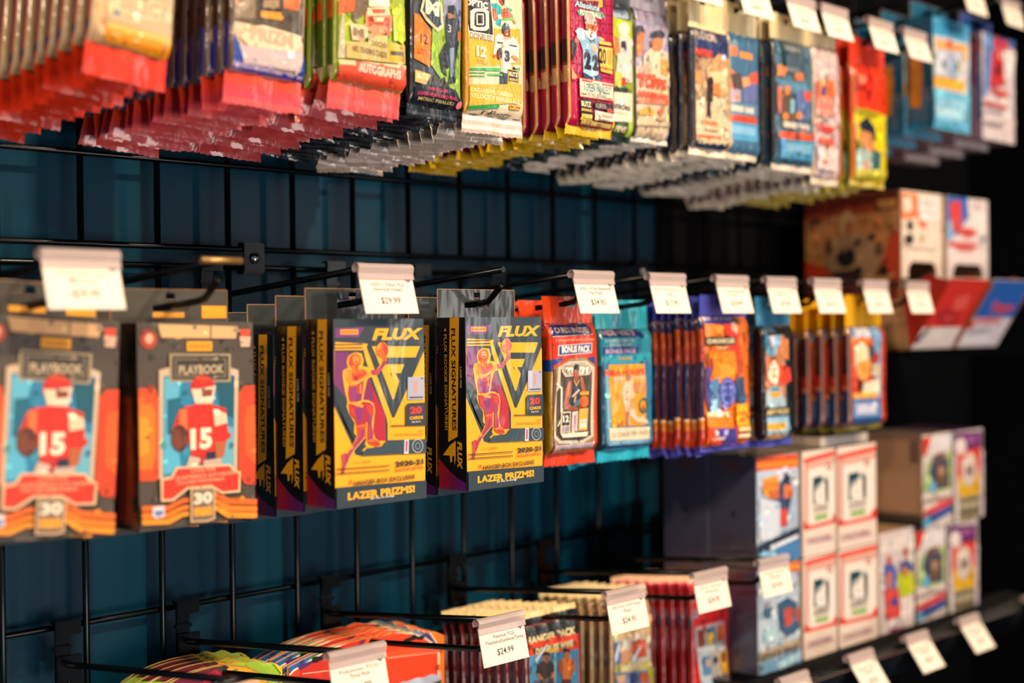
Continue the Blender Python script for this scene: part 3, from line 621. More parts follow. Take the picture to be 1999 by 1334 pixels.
def hoops_art(A):
    A.U(0, 0, 1, 1, '#2fa0b4')
    A.P([(400, 300), (800, 320), (805, 358), (405, 372)], '#2b3f8e').T('15 CARDS INSIDE!', 425, 312, 735, 355, '#e8c8c4', .03)
    A.T('3 CARDS FEATURE', 515, 376, 715, 402, '#cfe8e8', .02).T('EXCLUSIVE', 540, 408, 690, 430, '#cfe8e8', .02)
    A.P([(500, 440), (742, 436), (742, 486), (500, 492)], '#25459a').T('BONUS PACK', 515, 448, 728, 484, '#e8ccd8', .035).T('PANINI', 600, 508, 690, 530, '#e0a850', .03)
    A.P([(440, 580), (500, 560), (830, 545), (835, 1180), (450, 1200)], '#3f7aa8').P([(445, 585), (505, 575), (515, 1170), (450, 1190)], '#17404e').P([(515, 600), (530, 600), (545, 1140), (525, 1150)], '#7cb8d0')
    A.P([(530, 565), (782, 558), (794, 1000), (548, 1012)], '#e8a01c').P([(555, 650), (785, 640), (786, 690), (556, 700)], '#e0a438').T('NBA HOOPS', 508, 592, 782, 645, '#e0583c', .05).P([(560, 655), (780, 645), (780, 662), (560, 672)], '#c8b09c')
    A.P([(640, 690), (690, 660), (712, 740), (700, 800), (672, 820), (668, 900), (672, 1000), (640, 1000), (636, 880), (612, 780), (620, 720)], '#e0c4a8').P([(670, 890), (700, 880), (720, 940), (800, 960), (806, 990), (720, 976), (672, 930)], '#e4ccb4').P([(672, 800), (692, 810), (700, 880), (660, 900)], '#c8a47c').E(662, 650, 18, 34, '#a8744c').P([(690, 700), (760, 690), (790, 730), (760, 770), (700, 760)], '#c88a50')
    A.RING(768, 858, 34, 58, '#3c6a68', .3).P([(640, 900), (662, 900), (660, 1000), (642, 1000)], '#b07844')
    A.P([(528, 1022), (812, 1012), (818, 1098), (532, 1114)], '#e8d8bc').T('12 CARDS PER PACK', 545, 1038, 806, 1086, '#9c8a78', .03).P([(530, 1118), (818, 1100), (820, 1130), (534, 1150)], '#8cc0e4').P([(520, 1170), (825, 1150), (828, 1185), (515, 1198)], '#3c80c8')
    return A.MOT(90, 3, 0.06)
X, Y, w, zt, h = 1.186, -.183, .083, -.0234, .120
hp = pack('fat_pack', w, h, .017, zt, .030, .012, hoops_art(frame(X, Y, zmid_(Y), w, zt, h, F4, yl=-.006)), '#2fa0b4', '#14424e', '#8a6a48', '#38b0c0', '#2fb0c8', seed=5, wr=.0012, sidebands=[(0, .3, '#1f8094')])
stack(hp, 'turquoise foil basketball fat pack', X, Y, zmid_, 6, .022, front_label='turquoise foil basketball fat pack right of the orange foil pack', seed=4)

def blu_art(A):
    A.U(0, 0, 1, 1, '#e0741e').P([(120, 215), (400, 215), (410, 280), (125, 285)], '#4a4fa0').T('PREMIUM CARDS', 150, 224, 380, 256, '#d8c4d4', .03)
    A.P([(130, 285), (250, 285), (235, 380), (140, 390)], '#e08a28').P([(310, 285), (420, 290), (440, 620), (370, 560), (330, 400)], '#d8402c').E(392, 310, 26, 32, '#e8b89c').P([(245, 300), (310, 300), (300, 360), (250, 360)], '#e89a3c')
    A.P([(165, 385), (405, 385), (400, 445), (160, 452)], '#3a3428').T('CHRONICLES', 180, 396, 392, 436, '#dccfae', .05).T('DRAFT', 250, 455, 350, 482, '#f0c890', .03)
    A.P([(200, 500), (390, 490), (420, 620), (370, 760), (250, 740), (190, 620)], '#ef8c1e').P([(180, 560), (220, 540), (230, 620), (200, 720)], '#a8482c').P([(400, 560), (445, 540), (455, 660), (410, 700)], '#b85030').P([(270, 600), (330, 580), (380, 620), (350, 700), (290, 700)], '#f5a23a')
    A.P([(130, 600), (200, 620), (230, 960), (200, 960)], '#4a4a98').P([(205, 730), (265, 690), (280, 940), (220, 950)], '#5b8cb8').P([(400, 700), (455, 690), (470, 900), (410, 900)], '#38557c').P([(215, 870), (255, 860), (250, 950), (215, 955)], '#a8d4e8')
    A.E(333, 805, 66, 112, '#8088d0', 24).RING(333, 805, 66, 112, '#3c46a0', .09).P([(300, 740), (366, 735), (366, 752), (300, 757)], '#3c4690').P([(290, 790), (376, 785), (376, 800), (290, 806)], '#4650a0').P([(305, 840), (360, 836), (356, 870), (310, 872)], '#3c4690').P([(325, 730), (342, 730), (342, 880), (325, 880)], '#4650a0')
    A.P([(395, 900), (475, 895), (495, 1060), (400, 1070)], '#f0b428').T('EXCLUSIVE', 402, 955, 470, 985, '#c8502c', .03).T('20', 410, 1000, 462, 1036, '#c8502c', .04)
    A.P([(140, 962), (350, 956), (352, 992), (145, 1000)], '#f2dcb0').P([(150, 1002), (355, 996), (370, 1080), (165, 1085)], '#f08e20').P([(165, 1085), (370, 1080), (400, 1075), (400, 1200), (170, 1225)], '#d84a20').P([(225, 1090), (390, 1084), (395, 1195), (300, 1210)], '#4a4498').T('HOBBY', 215, 1150, 310, 1180, '#f4d8cc', .05).P([(225, 1100), (255, 1100), (262, 1140), (235, 1142)], '#e8dcd8').P([(300, 1095), (328, 1095), (325, 1135), (298, 1138)], '#c8c4e0')
    A.P([(410, 1075), (495, 1070), (500, 1100), (412, 1108)], '#f2dc9c').P([(408, 1130), (498, 1122), (500, 1150), (410, 1158)], '#f2e4c4')
    return A.MOT(170, 4, 0.08)
X, Y, w, zt, h = 1.301, -.227, .087, -.0150, .134
bl = pack('card_pack', w, h, .0085, zt, .023, .006, blu_art(frame(X, Y, zmid_(Y), w, zt, h, F5, yl=-.004)), '#e0741e', '#1a2150', '#d8622a', '#4a54b0', '#5a58b8', seed=8,
          sidebands=[(0, .1, '#1a2560'), (.1, .22, '#c4501c'), (.22, .33, '#b03a28'), (.33, .78, '#1c2458'), (.78, .80, '#f0d0a0'), (.80, .86, '#e08020'), (.86, 1, '#c8301c')])
stack(bl, 'orange and navy foil basketball pack', X, Y, zmid_, 14, .0098, front_label='orange foil basketball pack with blue oval badge, front of the navy stack', group='orange and navy packs', seed=5)

def blk_art(A):
    A.U(0, 0, 1, 1, '#1c1c22').P([(560, 230), (760, 230), (760, 300), (560, 320)], '#1c3a50').E(562, 330, 16, 24, '#e4f2f8').P([(600, 320), (700, 300), (720, 350), (620, 360)], '#40586c')
    A.P([(580, 380), (770, 370), (790, 960), (575, 950)], '#b88a6c').P([(585, 380), (650, 375), (680, 520), (660, 540)], '#4a94b8').P([(690, 372), (745, 372), (700, 520), (680, 540)], '#8cb4d4').P([(655, 380), (690, 380), (684, 480)], '#d8dce8')
    A.P([(740, 400), (800, 400), (800, 560), (730, 540)], '#d88a50').P([(560, 430), (600, 430), (620, 600), (570, 620)], '#d86030').P([(740, 600), (810, 620), (820, 720), (740, 760)], '#d8482c').P([(575, 640), (620, 640), (640, 780), (580, 800)], '#d08a50')
    A.E(684, 645, 56, 112, '#d8742a', 24).E(684, 660, 38, 80, '#f6ecd8', 20).T('C', 668, 620, 702, 700, '#d8902c', .05)
    A.P([(640, 800), (690, 750), (740, 800), (780, 880), (780, 930), (600, 935)], '#a8c4d4').P([(660, 806), (740, 804), (740, 842), (660, 845)], '#e8a838').P([(670, 770), (720, 770), (730, 800), (660, 800)], '#4c9cb8')
    A.P([(590, 935), (800, 915), (802, 970), (592, 995)], '#2c2820').T('DRAFT PICKS', 596, 935, 798, 985, '#dcc48c', .05)
    A.P([(590, 1000), (800, 985), (808, 1180), (612, 1200)], '#7cb0d0').P([(612, 1015), (790, 1002), (795, 1165), (625, 1180)], '#a8c8dc').P([(640, 1050), (775, 1040), (775, 1090), (640, 1100)], '#e8b038').P([(640, 1110), (785, 1102), (785, 1118), (640, 1126)], '#7cb0d0').P([(630, 1135), (785, 1125), (785, 1165), (632, 1175)], '#e8a830')
    return A.MOT(150, 5, 0.08)
X, Y, w, zt, h = 1.396, -.228, .066, -.0255, .1235
bk = pack('card_pack', w, h, .018, zt, .032, .008, blk_art(frame(X, Y, zmid_(Y), w, zt, h, F5, yl=-.008)), '#1c1c22', '#171013', '#c8803c', '#3c88ac', '#5058b8', seed=9,
          sidebands=[(0, .1, '#0c0c10'), (.18, .32, '#2c1410'), (.32, .5, '#3a1a10'), (.5, .68, '#2c1510')])
stack(bk, 'black and pale blue foil pack', X, Y, zmid_, 4, .021, front_label='black and pale blue foil pack with an orange C disc', seed=6)

def yel_art(A):
    A.U(0, 0, 1, 1, '#c8482c').P([(1230, 250), (1480, 240), (1500, 330), (1230, 300)], '#e8b820').P([(1250, 285), (1440, 280), (1450, 400), (1250, 400)], '#8c94b4').P([(1340, 300), (1430, 320), (1430, 390), (1340, 385)], '#c8ccd8').P([(1240, 395), (1440, 395), (1440, 430), (1240, 440)], '#ee8c24')
    A.P([(1440, 300), (1520, 300), (1520, 1060), (1480, 1060), (1475, 560)], '#80a8cc').P([(1240, 440), (1340, 430), (1330, 780), (1240, 790)], '#e0522c').P([(1440, 500), (1500, 510), (1500, 580), (1440, 570)], '#b8402c').P([(1415, 455), (1465, 455), (1470, 540), (1420, 550)], '#5c5054')
    A.P([(1320, 470), (1370, 420), (1415, 470), (1425, 600), (1420, 690), (1385, 730), (1340, 690), (1320, 580)], '#e8dcb4').P([(1330, 580), (1420, 560), (1425, 690), (1385, 725), (1345, 690)], '#e8a450').P([(1340, 720), (1380, 720), (1390, 790), (1345, 790)], '#6a2a24').P([(1380, 740), (1500, 700), (1505, 810), (1370, 820)], '#ece0c4').P([(1440, 590), (1500, 600), (1500, 690), (1440, 680)], '#d8c4a4')
    A.P([(1290, 820), (1490, 810), (1490, 850), (1290, 860)], '#eab054').P([(1285, 860), (1500, 850), (1510, 1000), (1250, 1030)], '#3c6ca8').P([(1300, 880), (1490, 870), (1490, 990), (1300, 1000)], '#7c9cc8').P([(1330, 905), (1475, 900), (1470, 970), (1330, 975)], '#c8cce0').P([(1250, 1030), (1510, 1000), (1530, 1060), (1240, 1060)], '#2c5c94')
    return A.MOT(120, 6, 0.08)
X, Y, w, zt, h = 1.604, -.222, .088, -.0277, .1165
yl_ = pack('card_pack', w, h, .0150, zt, .0385, .006, yel_art(frame(X, Y, zmid_(Y), w, zt, h, F5, yl=-.007)), '#c8482c', '#7a1c24', '#c09870', '#f0b81c', '#8c8440', seed=10,
           sidebands=[(0, .06, '#e8a81c'), (.06, .3, '#5c1420'), (.3, .48, '#3c1414'), (.48, .6, '#b02c1c'), (.6, .64, '#c07050'), (.64, 1, '#143c6c')], edge='#8c6858')
stack(yl_, 'yellow-topped red and blue foil pack', X, Y, zmid_, 8, .0185, front_label='red and blue foil pack with yellow top, rightmost pack of the middle row', seed=7)

# --- top row
def t1_art(A):
    A.U(0, 0, 1, 1, '#c9ab7c').P([(660, -40), (1120, -40), (1130, 180), (1120, 260), (660, 120)], '#c7b08c').P([(690, 0), (860, -30), (1080, 60), (1070, 150), (820, 110), (700, 60)], '#dcc8a4').T('SELECT', 740, 5, 1050, 100, '#c0a888', .05).P([(700, 60), (740, 70), (740, 100), (700, 90)], '#7c8c8c')
    A.P([(660, 130), (1130, 260), (1130, 300), (660, 170)], '#e8b868').P([(660, 170), (1130, 300), (1130, 400), (660, 250)], '#e89c24'); return A.MOT(60, 7, 0.08)
def t2_art(A):
    A.U(0, 0, 1, 1, '#cfb698').P([(1450, -60), (1900, -60), (1900, 230), (1450, 120)], '#5a5040').P([(1615, -20), (1760, -10), (1760, 140), (1615, 120)], '#3c342c').P([(1625, 70), (1755, 80), (1755, 130), (1625, 110)], '#e09a30').P([(1770, -10), (1880, 0), (1860, 70), (1770, 50)], '#e87840').P([(1640, 0), (1740, 0), (1740, 50), (1640, 50)], '#a88c6c').P([(1460, -20), (1590, 0), (1590, 120), (1460, 120)], '#8c7c64')
    A.P([(1500, 230), (1560, 170), (1640, 160), (1880, 230), (1890, 290), (1830, 345), (1560, 300)], '#e6cfae').T('PRIZM', 1560, 190, 1830, 280, '#c8ac90', .05).P([(1480, 280), (1900, 340), (1900, 460), (1500, 390)], '#c4b4b4').P([(1790, 320), (1840, 325), (1840, 375), (1790, 370)], '#c8d4e4')
    A.P([(1425, 130), (1470, 200), (1530, 400), (1425, 400)], '#1c48a0').P([(1915, 340), (1895, 400), (1880, 480), (1915, 500)], '#1c48a0').P([(1425, 388), (1530, 395), (1915, 488), (1915, 515), (1425, 420)], '#b4a8cc').P([(1425, 405), (1915, 503), (1915, 520), (1425, 430)], '#4c3ca8'); return A.MOT(90, 8, 0.06)
def t3_art(A):
    A.U(0, 0, 1, 1, '#9cb020').P([(320, 60), (400, 60), (410, 420), (330, 420)], '#c0b098').P([(330, 100), (390, 100), (360, 430), (330, 430)], '#7c8c1c').P([(400, -50), (560, -50), (560, 90), (470, 160), (440, 60)], '#6c5840').P([(320, 10), (480, -10), (470, 80), (320, 110)], '#e06428')
    A.P([(550, 90), (620, 50), (700, 60), (740, 120), (735, 230), (640, 260), (560, 220), (545, 150)], '#e8946c').P([(560, 60), (710, 50), (730, 110), (560, 120)], '#ecc8a0').P([(590, 70), (690, 70), (680, 100), (600, 100)], '#e0542c').P([(560, 120), (725, 130), (720, 220), (690, 190), (600, 180), (570, 200)], '#e0542c').P([(600, 130), (680, 130), (670, 160), (610, 160)], '#f0d8b0')
    A.P([(570, -80), (720, -80), (720, 50), (570, 50)], '#eadcc4').P([(740, 60), (840, 60), (850, 300), (750, 300)], '#b0c424')
    A.P([(440, 175), (560, 190), (560, 270), (520, 300), (450, 290)], '#d8c49c').T('M', 455, 200, 530, 275, '#8c7c5c', .05).P([(410, 300), (840, 330), (840, 470), (410, 420)], '#c4b068').P([(560, 260), (700, 260), (700, 330), (560, 330)], '#d8c080').T('2020', 580, 296, 700, 350, '#8c7c50', .05).T('NFL TRADING CARDS', 450, 355, 700, 400, '#8c7448', .04)
    A.P([(712, 320), (825, 330), (830, 450), (720, 445)], '#d8b02c').P([(722, 372), (822, 378), (822, 410), (722, 402)], '#5c5030').P([(320, 430), (860, 480), (860, 520), (320, 470)], '#e4c8a0').P([(300, 462), (880, 512), (880, 720), (300, 640)], '#e4583a').P([(470, 440), (830, 510), (835, 570), (480, 530)], '#d8402c').P([(480, 450), (822, 516), (826, 560), (490, 522)], '#d06a50').T('AUTOGRAPHS', 490, 482, 800, 552, '#f0c8ac', .05); return A.MOT(120, 9, 0.07)
def t4_art(A):
    A.U(0, 0, 1, 1, '#3c4850').P([(1050, 0), (1260, 0), (1260, 780), (1190, 700), (1030, 470)], '#8cb040').P([(1110, -20), (1260, -40), (1260, 200), (1130, 220)], '#8c94b4').P([(850, 60), (945, 110), (1030, 230), (1018, 490), (880, 400), (850, 360)], '#e87c18').T('12', 950, 245, 1005, 325, '#5c3a28', .03).T('CARDS', 930, 355, 1005, 375, '#a85c20', .02).T('PER PACK', 930, 380, 1000, 398, '#a85c20', .02)
    A.P([(950, 80), (975, -30), (1040, -60), (1105, 40), (1120, 200), (1080, 235), (990, 150)], '#dcc8a0').P([(965, 75), (985, -10), (1040, -40), (1090, 50), (1100, 180), (1075, 205), (1000, 130)], '#3c4854').T('M', 985, 0, 1085, 120, '#e4d8c0', .06)
    A.P([(1130, 120), (1160, 60), (1200, 60), (1220, 120), (1240, 240), (1220, 330), (1190, 320), (1140, 330), (1130, 220)], '#38404c').P([(1140, 100), (1200, 90), (1200, 130), (1150, 140)], '#a87c5c').E(1180, 75, 24, 34, '#2c3440').T('3', 1145, 180, 1168, 240, '#b8bcc4').P([(1130, 310), (1230, 310), (1210, 420), (1195, 600), (1150, 610), (1170, 450), (1120, 480), (1140, 560), (1100, 520), (1085, 400)], '#2a323e').P([(1160, 350), (1190, 350), (1180, 560), (1160, 560)], '#7c94a8').P([(1215, 230), (1245, 240), (1240, 300), (1215, 300)], '#b8703c')
    A.P([(900, 500), (1020, 545), (990, 620), (910, 590)], '#c8ac68').T('BLITZ', 925, 530, 1000, 580, '#e8dcb0', .05).P([(1000, 580), (1040, 550), (1140, 600), (1160, 640), (980, 620)], '#3c3c34')
    A.P([(900, 612), (1060, 618), (1200, 650), (1262, 760), (1262, 860), (900, 800)], '#191c28').T('PANINI EXCLUSIVE', 1000, 642, 1140, 664, '#d8406c', .02).T('LOOK FOR CAMO PINK', 935, 684, 1210, 708, '#d8406c', .02).T('MOSAIC PARALLELS', 945, 722, 1200, 744, '#c8b870', .02).E(1236, 765, 18, 26, '#e87c8c'); return A.MOT(110, 10, 0.07)
def t5_art(A):
    A.U(0, 0, 1, 1, '#d8ccb0').P([(1240, -200), (1700, -200), (1700, 420), (1240, 420)], '#e0d4b8').P([(1255, 210), (1500, 205), (1680, 210), (1690, 470), (1500, 480), (1255, 490)], '#f0ae28').P([(1500, 0), (1640, 0), (1660, 210), (1500, 210)], '#dccfb0')
    A.P([(1250, -100), (1275, -100), (1315, 270), (1335, 860), (1250, 820)], '#d69a34').P([(1250, 490), (1335, 495), (1340, 615), (1250, 605)], '#c8b88c').P([(1250, 150), (1300, 160), (1305, 210), (1250, 210)], '#d8c8a0')
    A.P([(1275, -10), (1440, -15), (1460, 30), (1485, 265), (1480, 300), (1320, 262)], '#ece4cc').P([(1270, -140), (1445, -145), (1478, 255), (1318, 222)], '#33261c').T('OPTIC', 1284, 2, 1440, 52, '#ece4d4', .05)
    A.P([(1322, 80), (1345, 62), (1420, 62), (1445, 85), (1448, 205), (1425, 225), (1350, 220), (1325, 200)], '#ece4cc').P([(1348, 95), (1362, 84), (1408, 86), (1422, 100), (1424, 185), (1410, 198), (1362, 196), (1348, 182)], '#33261c').P([(1360, 100), (1410, 100), (1412, 182), (1362, 182)], '#ece4cc').P([(1368, 110), (1402, 110), (1404, 172), (1370, 172)], '#33261c')
    A.T('DONRUSS', 1322, 244, 1468, 292, '#8a7c68', .02)
    A.zoom(C2, K2)
    A.P([(30,60),(130,50),(200,120),(200,300),(180,412),(108,372),(110,300),(90,180)], '#2fa8ae').P([(52,130),(108,138),(126,262),(160,286),(96,322),(66,270)], '#d4602a').P([(70,180),(100,180),(112,270),(90,290)], '#e88444').P([(136,236),(186,218),(196,288),(150,294)], '#e8dcd0').P([(150,0),(250,0),(240,84),(206,90),(170,50)], '#a84c28').P([(196,0),(240,0),(240,60),(224,60)], '#3c2c28').P([(206,150),(248,118),(330,182),(346,250),(320,276),(232,276),(204,246)], '#dc642a').P([(222,190),(300,190),(300,206),(226,210)], '#8c3820').P([(236,230),(320,226),(320,240),(240,246)], '#a84424').P([(272,106),(356,146),(352,186),(310,176)], '#2fa08c').P([(330,196),(368,226),(420,372),(392,368),(344,290)], '#be6e38').P([(214,280),(400,278),(402,308),(216,312)], '#68c04c')
    A.P([(96,560),(150,520),(205,520),(240,600),(320,610),(368,560),(430,610),(470,700),(474,960),(340,960),(332,1040),(292,1130),(196,1100),(190,950),(214,900),(210,790),(130,760),(96,880),(64,860),(88,700)], '#e6ddd0').P([(96,560),(150,520),(180,560),(120,630)], '#f2ebe0').P([(118,640),(224,652),(216,674),(130,668)], '#3c4454').P([(314,680),(442,702),(434,726),(326,706)], '#4c5464').P([(196,980),(214,900),(232,1000),(240,1120),(200,1100)], '#b8b4ac').P([(330,760),(350,740),(344,900),(332,960)], '#c4beb4')
    A.P([(200,470),(206,400),(250,345),(300,368),(328,440),(334,560),(318,600),(306,480),(240,455),(226,520),(210,520)], '#20354c').P([(258,348),(290,366),(300,410),(260,404)], '#8ca0b4').P([(228,420),(250,380),(246,440),(226,456)], '#46607c').P([(236,464),(312,456),(322,540),(300,580),(256,576),(234,530)], '#a4502c').P([(250,490),(308,484),(308,498),(252,504)], '#5c2c1c').P([(262,520),(300,516),(300,530),(264,534)], '#dcc4b0').P([(222,560),(300,580),(322,560),(316,610),(290,634),(240,620),(218,590)], '#d8cabc').P([(232,580),(306,596),(304,606),(236,592)], '#b0603c')
    A.T('3', 244, 766, 326, 956, '#22303c', .07).P([(150,742),(192,728),(214,800),(200,884),(152,924),(124,862),(130,790)], '#5a3032').P([(162,750),(174,746),(180,900),(166,912)], '#7c4a44').P([(66,836),(112,836),(120,880),(74,884)], '#c46a40').P([(196,690),(226,680),(228,730),(204,740)], '#e0a040').P([(336,862),(396,848),(462,896),(466,950),(440,952),(396,926)], '#ce7a34').P([(350,872),(392,862),(430,890),(400,900)], '#e8a058').P([(176,1100),(296,1132),(276,1200),(270,1294),(176,1290)], '#1e3250').P([(376,1020),(440,1060),(440,1080),(372,1070)], '#2c2c28')
    A.zoom()
    A.T('12', 1358, 332, 1425, 418, '#f0e4c8', .05).T('CARDS', 1364, 428, 1414, 442, '#c8a03c', .03).T('PER PACK', 1364, 448, 1442, 464, '#c8a03c', .02)
    A.P([(1318, 492), (1532, 494), (1532, 512), (1318, 508)], '#30a04c').P([(1420, 490), (1534, 494), (1534, 514), (1420, 512)], '#48bc5c').P([(1255, 520), (1420, 524), (1420, 532), (1255, 528)], '#50a84c').P([(1440, 532), (1545, 536), (1545, 550), (1440, 546)], '#58b858').P([(1255, 545), (1420, 548), (1420, 555), (1255, 552)], '#50a84c')
    A.P([(1580, 498), (1665, 512), (1668, 632), (1582, 616)], '#e8ac3c').P([(1586, 504), (1660, 518), (1662, 600), (1588, 588)], '#34302c').T('BLITZ', 1590, 520, 1658, 558, '#e8d8a8', .05).T('BONUS', 1594, 566, 1658, 590, '#e8b858', .04).P([(1590, 594), (1662, 606), (1662, 622), (1590, 610)], '#e8b84c').P([(1655, 490), (1672, 492), (1672, 515), (1655, 512)], '#3cb050')
    A.P([(1255, 612), (1690, 612), (1690, 745), (1255, 770)], '#f0ac2c').T('LOOK FOR', 1322, 628, 1410, 642, '#d8842c', .02).T('EXCLUSIVE GREEN', 1322, 652, 1612, 682, '#f4e4b8', .012).T('VELOCITY PARALLELS', 1322, 697, 1670, 730, '#f4e4b8', .012)
    A.P([(1255, 790), (1320, 766), (1520, 760), (1522, 782), (1320, 788), (1262, 808)], '#2ea850').P([(1592, 758), (1678, 764), (1678, 798), (1592, 792)], '#f0b040').T('PANINI', 1600, 768, 1672, 790, '#a0301c', .05)
    A.T('K', 1418, 800, 1444, 838, '#38445c', .04).T('i', 1446, 802, 1454, 838, '#e8982c', .05).T('d', 1456, 800, 1478, 840, '#38445c', .04).T('Reporter', 1486, 808, 1628, 862, '#4a4c54', .01)
    A.P([(1275, 800), (1320, 790), (1320, 845), (1275, 850)], '#d8c09c'); return A
def t6_art(A):
    MG = '#b4124e'
    A.U(0, 0, 1, 1, MG)
    for k in range(12):
        A.L(400, -120+k*62, 830, -80+k*66, 5, '#8f0c42')
        if k < 8: A.L(470+k*44, -140, 492+k*46, 560, 4, '#8f0c42')
    A.E(640, 20, 100, 70, '#7c1038').P([(560, -60), (700, -60), (690, 10), (560, 0)], '#e0a83c').T('Absolute', 515, 22, 690, 66, '#a8d8dc', .03, .15).P([(690, 0), (715, 0), (715, 50), (680, 60)], '#e8b450')
    A.P([(530, 75), (715, 92), (732, 130), (545, 112)], '#8cb4a4').P([(538, 80), (710, 97), (724, 124), (550, 106)], '#3f8c74').T('FOOTBALL', 552, 84, 706, 122, '#e8e4cc', .04)
    A.zoom(C3, K3)
    A.P([(-40,650),(20,655),(80,630),(92,800),(44,1000),(-40,1040)], '#221f38').P([(78,612),(132,628),(134,706),(92,692)], '#d65e30').P([(-40,1060),(30,1090),(70,1180),(110,1260),(60,1290),(-40,1260)], '#c9a078')
    A.P([(106,470),(140,448),(210,478),(270,598),(330,690),(400,600),(452,598),(548,664),(450,694),(436,900),(452,1180),(430,1244),(330,1256),(200,1180),(198,820),(152,680),(98,600)], '#84b0cc').P([(106,472),(142,452),(200,484),(234,640),(160,672),(98,600)], '#b4c8d4').P([(240,700),(320,720),(330,820),(240,800)], '#a0c4d8').P([(214,1000),(300,1100),(430,1150),(430,1244),(330,1256),(204,1170)], '#a4d0dc').P([(470,600),(548,650),(540,664),(450,640)], '#d8c894')
    A.P([(212,500),(262,500),(322,560),(404,506),(414,590),(334,694),(270,604)], '#e2e8f2').P([(264,594),(300,640),(332,660),(380,628),(392,636),(332,704)], '#453e4a').P([(300,540),(330,560),(330,630),(306,600)], '#c87858').P([(320,716),(396,730),(432,800),(430,866),(392,886),(334,800)], '#d6b6a4').P([(360,740),(372,742),(392,870),(380,872)], '#b89484')
    A.P([(218,300),(222,222),(262,196),(326,226),(380,290),(412,352),(420,420),(380,392),(300,372),(226,356)], '#b2a69e').P([(224,300),(250,340),(244,356),(226,350)], '#3c3038').P([(348,356),(396,362),(404,396),(372,392)], '#5c4440').P([(232,380),(300,386),(404,406),(414,450),(384,514),(290,512),(240,452)], '#c45e26').P([(262,410),(300,410),(290,470),(266,460)], '#7c3418').P([(330,420),(370,424),(360,480),(330,480)], '#963e1c').P([(226,364),(300,376),(412,404),(412,416),(300,392),(228,380)], '#e2cda2').P([(240,440),(256,500),(400,520),(420,440),(428,450),(408,540),(260,516),(232,446)], '#e0c898')
    A.T('2', 214, 836, 324, 1142, '#33222a', .06).T('2', 348, 892, 442, 1162, '#33222a', .06).P([(200,1184),(330,1256),(480,1216),(486,1340),(196,1340)], '#2c4468').P([(350,1262),(372,1260),(380,1334),(358,1334)], '#c8d4dc')
    A.zoom()
    A.P([(680, 296), (775, 312), (774, 334), (682, 320)], '#e8c450').P([(680, 335), (784, 352), (782, 505), (688, 480)], '#e8c450').T('20', 682, 348, 735, 470, '#28282c', .035).P([(740, 362), (775, 368), (774, 470), (742, 464)], '#c8a43c').P([(690, 485), (780, 500), (780, 540), (694, 518)], '#e0bc48').P([(692, 488), (782, 506), (782, 514), (692, 496)], MG)
    A.P([(538, 562), (788, 606), (792, 738), (542, 704)], '#c8503c').P([(542, 570), (784, 613), (788, 730), (545, 696)], '#ece0c4').T('FIND', 642, 602, 684, 618, '#5c8c8c', .03).T('3 GREEN PARALLELS', 570, 606, 760, 684, '#3c8c94', .02).P([(556, 576), (632, 590), (632, 602), (556, 588)], '#c8402c').P([(700, 606), (780, 620), (780, 630), (700, 616)], '#c8402c').T('PER PACK, ON AVERAGE', 600, 680, 740, 715, '#6c9c9c', .01).P([(552, 674), (590, 680), (590, 690), (552, 684)], '#c8402c').P([(740, 712), (780, 718), (780, 726), (740, 720)], '#c8402c')
    A.P([(543, 712), (632, 735), (634, 888), (546, 870)], '#2c2c28').T('BLITZ', 550, 732, 622, 778, '#e4d8a8', .05).T('BONUS', 552, 785, 625, 812, '#e8c058', .05).P([(550, 822), (628, 835), (628, 862), (552, 850)], '#e8c45c').P([(548, 852), (630, 868), (630, 880), (548, 866)], '#d8b44c')
    A.P([(645, 735), (788, 762), (790, 806), (648, 788)], '#2c2c30').T('KID REPORTER', 655, 750, 730, 790, '#b4a894', .02).P([(735, 775), (786, 785), (788, 830), (738, 822)], '#403034').T('GIA', 742, 786, 782, 822, '#e85838', .04).P([(648, 800), (790, 830), (794, 885), (652, 870)], '#e8dcc4').T('Xbox', 658, 820, 690, 858, '#4c6c4c', .03).T('Gamepass', 694, 828, 776, 866, '#d86c4c', .02).T('ENTER FOR PRIZES', 660, 866, 756, 890, '#201c1c', .02)
    A.P([(556, 862), (776, 905), (778, 932), (560, 892)], '#e0c878').T('OFFICIAL TRADING CARDS', 572, 878, 760, 920, '#8c6c3c', .01); return A.MOT(60, 11, 0.05)
def t7_art(A):
    A.U(0, 0, 1, 1, '#98a83c').P([(740, -40), (920, -10), (925, 150), (750, 130)], '#5c6c74').T('PACK', 765, 8, 858, 55, '#dcd0b0', .06).P([(760, 60), (900, 85), (900, 140), (760, 120)], '#a8b8c8').P([(770, 120), (930, 160), (930, 400), (800, 400)], '#b0c020')
    A.E(870, 210, 44, 48, '#e0d4c4', 16).P([(840, 260), (900, 250), (930, 300), (930, 600), (810, 590), (820, 400)], '#d8d0c4').P([(800, 260), (830, 280), (840, 380), (800, 400)], '#d87838').P([(840, 300), (880, 300), (885, 350), (845, 350)], '#3c3c50').P([(800, 520), (850, 530), (850, 640), (800, 630)], '#c4c84c').P([(850, 560), (880, 565), (880, 620), (852, 618)], '#c83c2c')
    A.P([(790, 630), (902, 640), (902, 672), (790, 660)], '#24342c').P([(790, 665), (930, 680), (930, 885), (795, 880)], '#e8e0c8').T('Chronicles', 700, 735, 915, 790, '#38342c', .03).T('DRAFT', 800, 815, 890, 830, '#a89c84', .01).P([(800, 880), (900, 885), (900, 1010), (805, 1000)], '#3c4c40').T('FIVE', 805, 912, 890, 962, '#dcd4a8', .06).P([(900, 885), (930, 890), (935, 1020), (902, 1015)], '#a8c838'); return A.MOT(80, 12, 0.08)
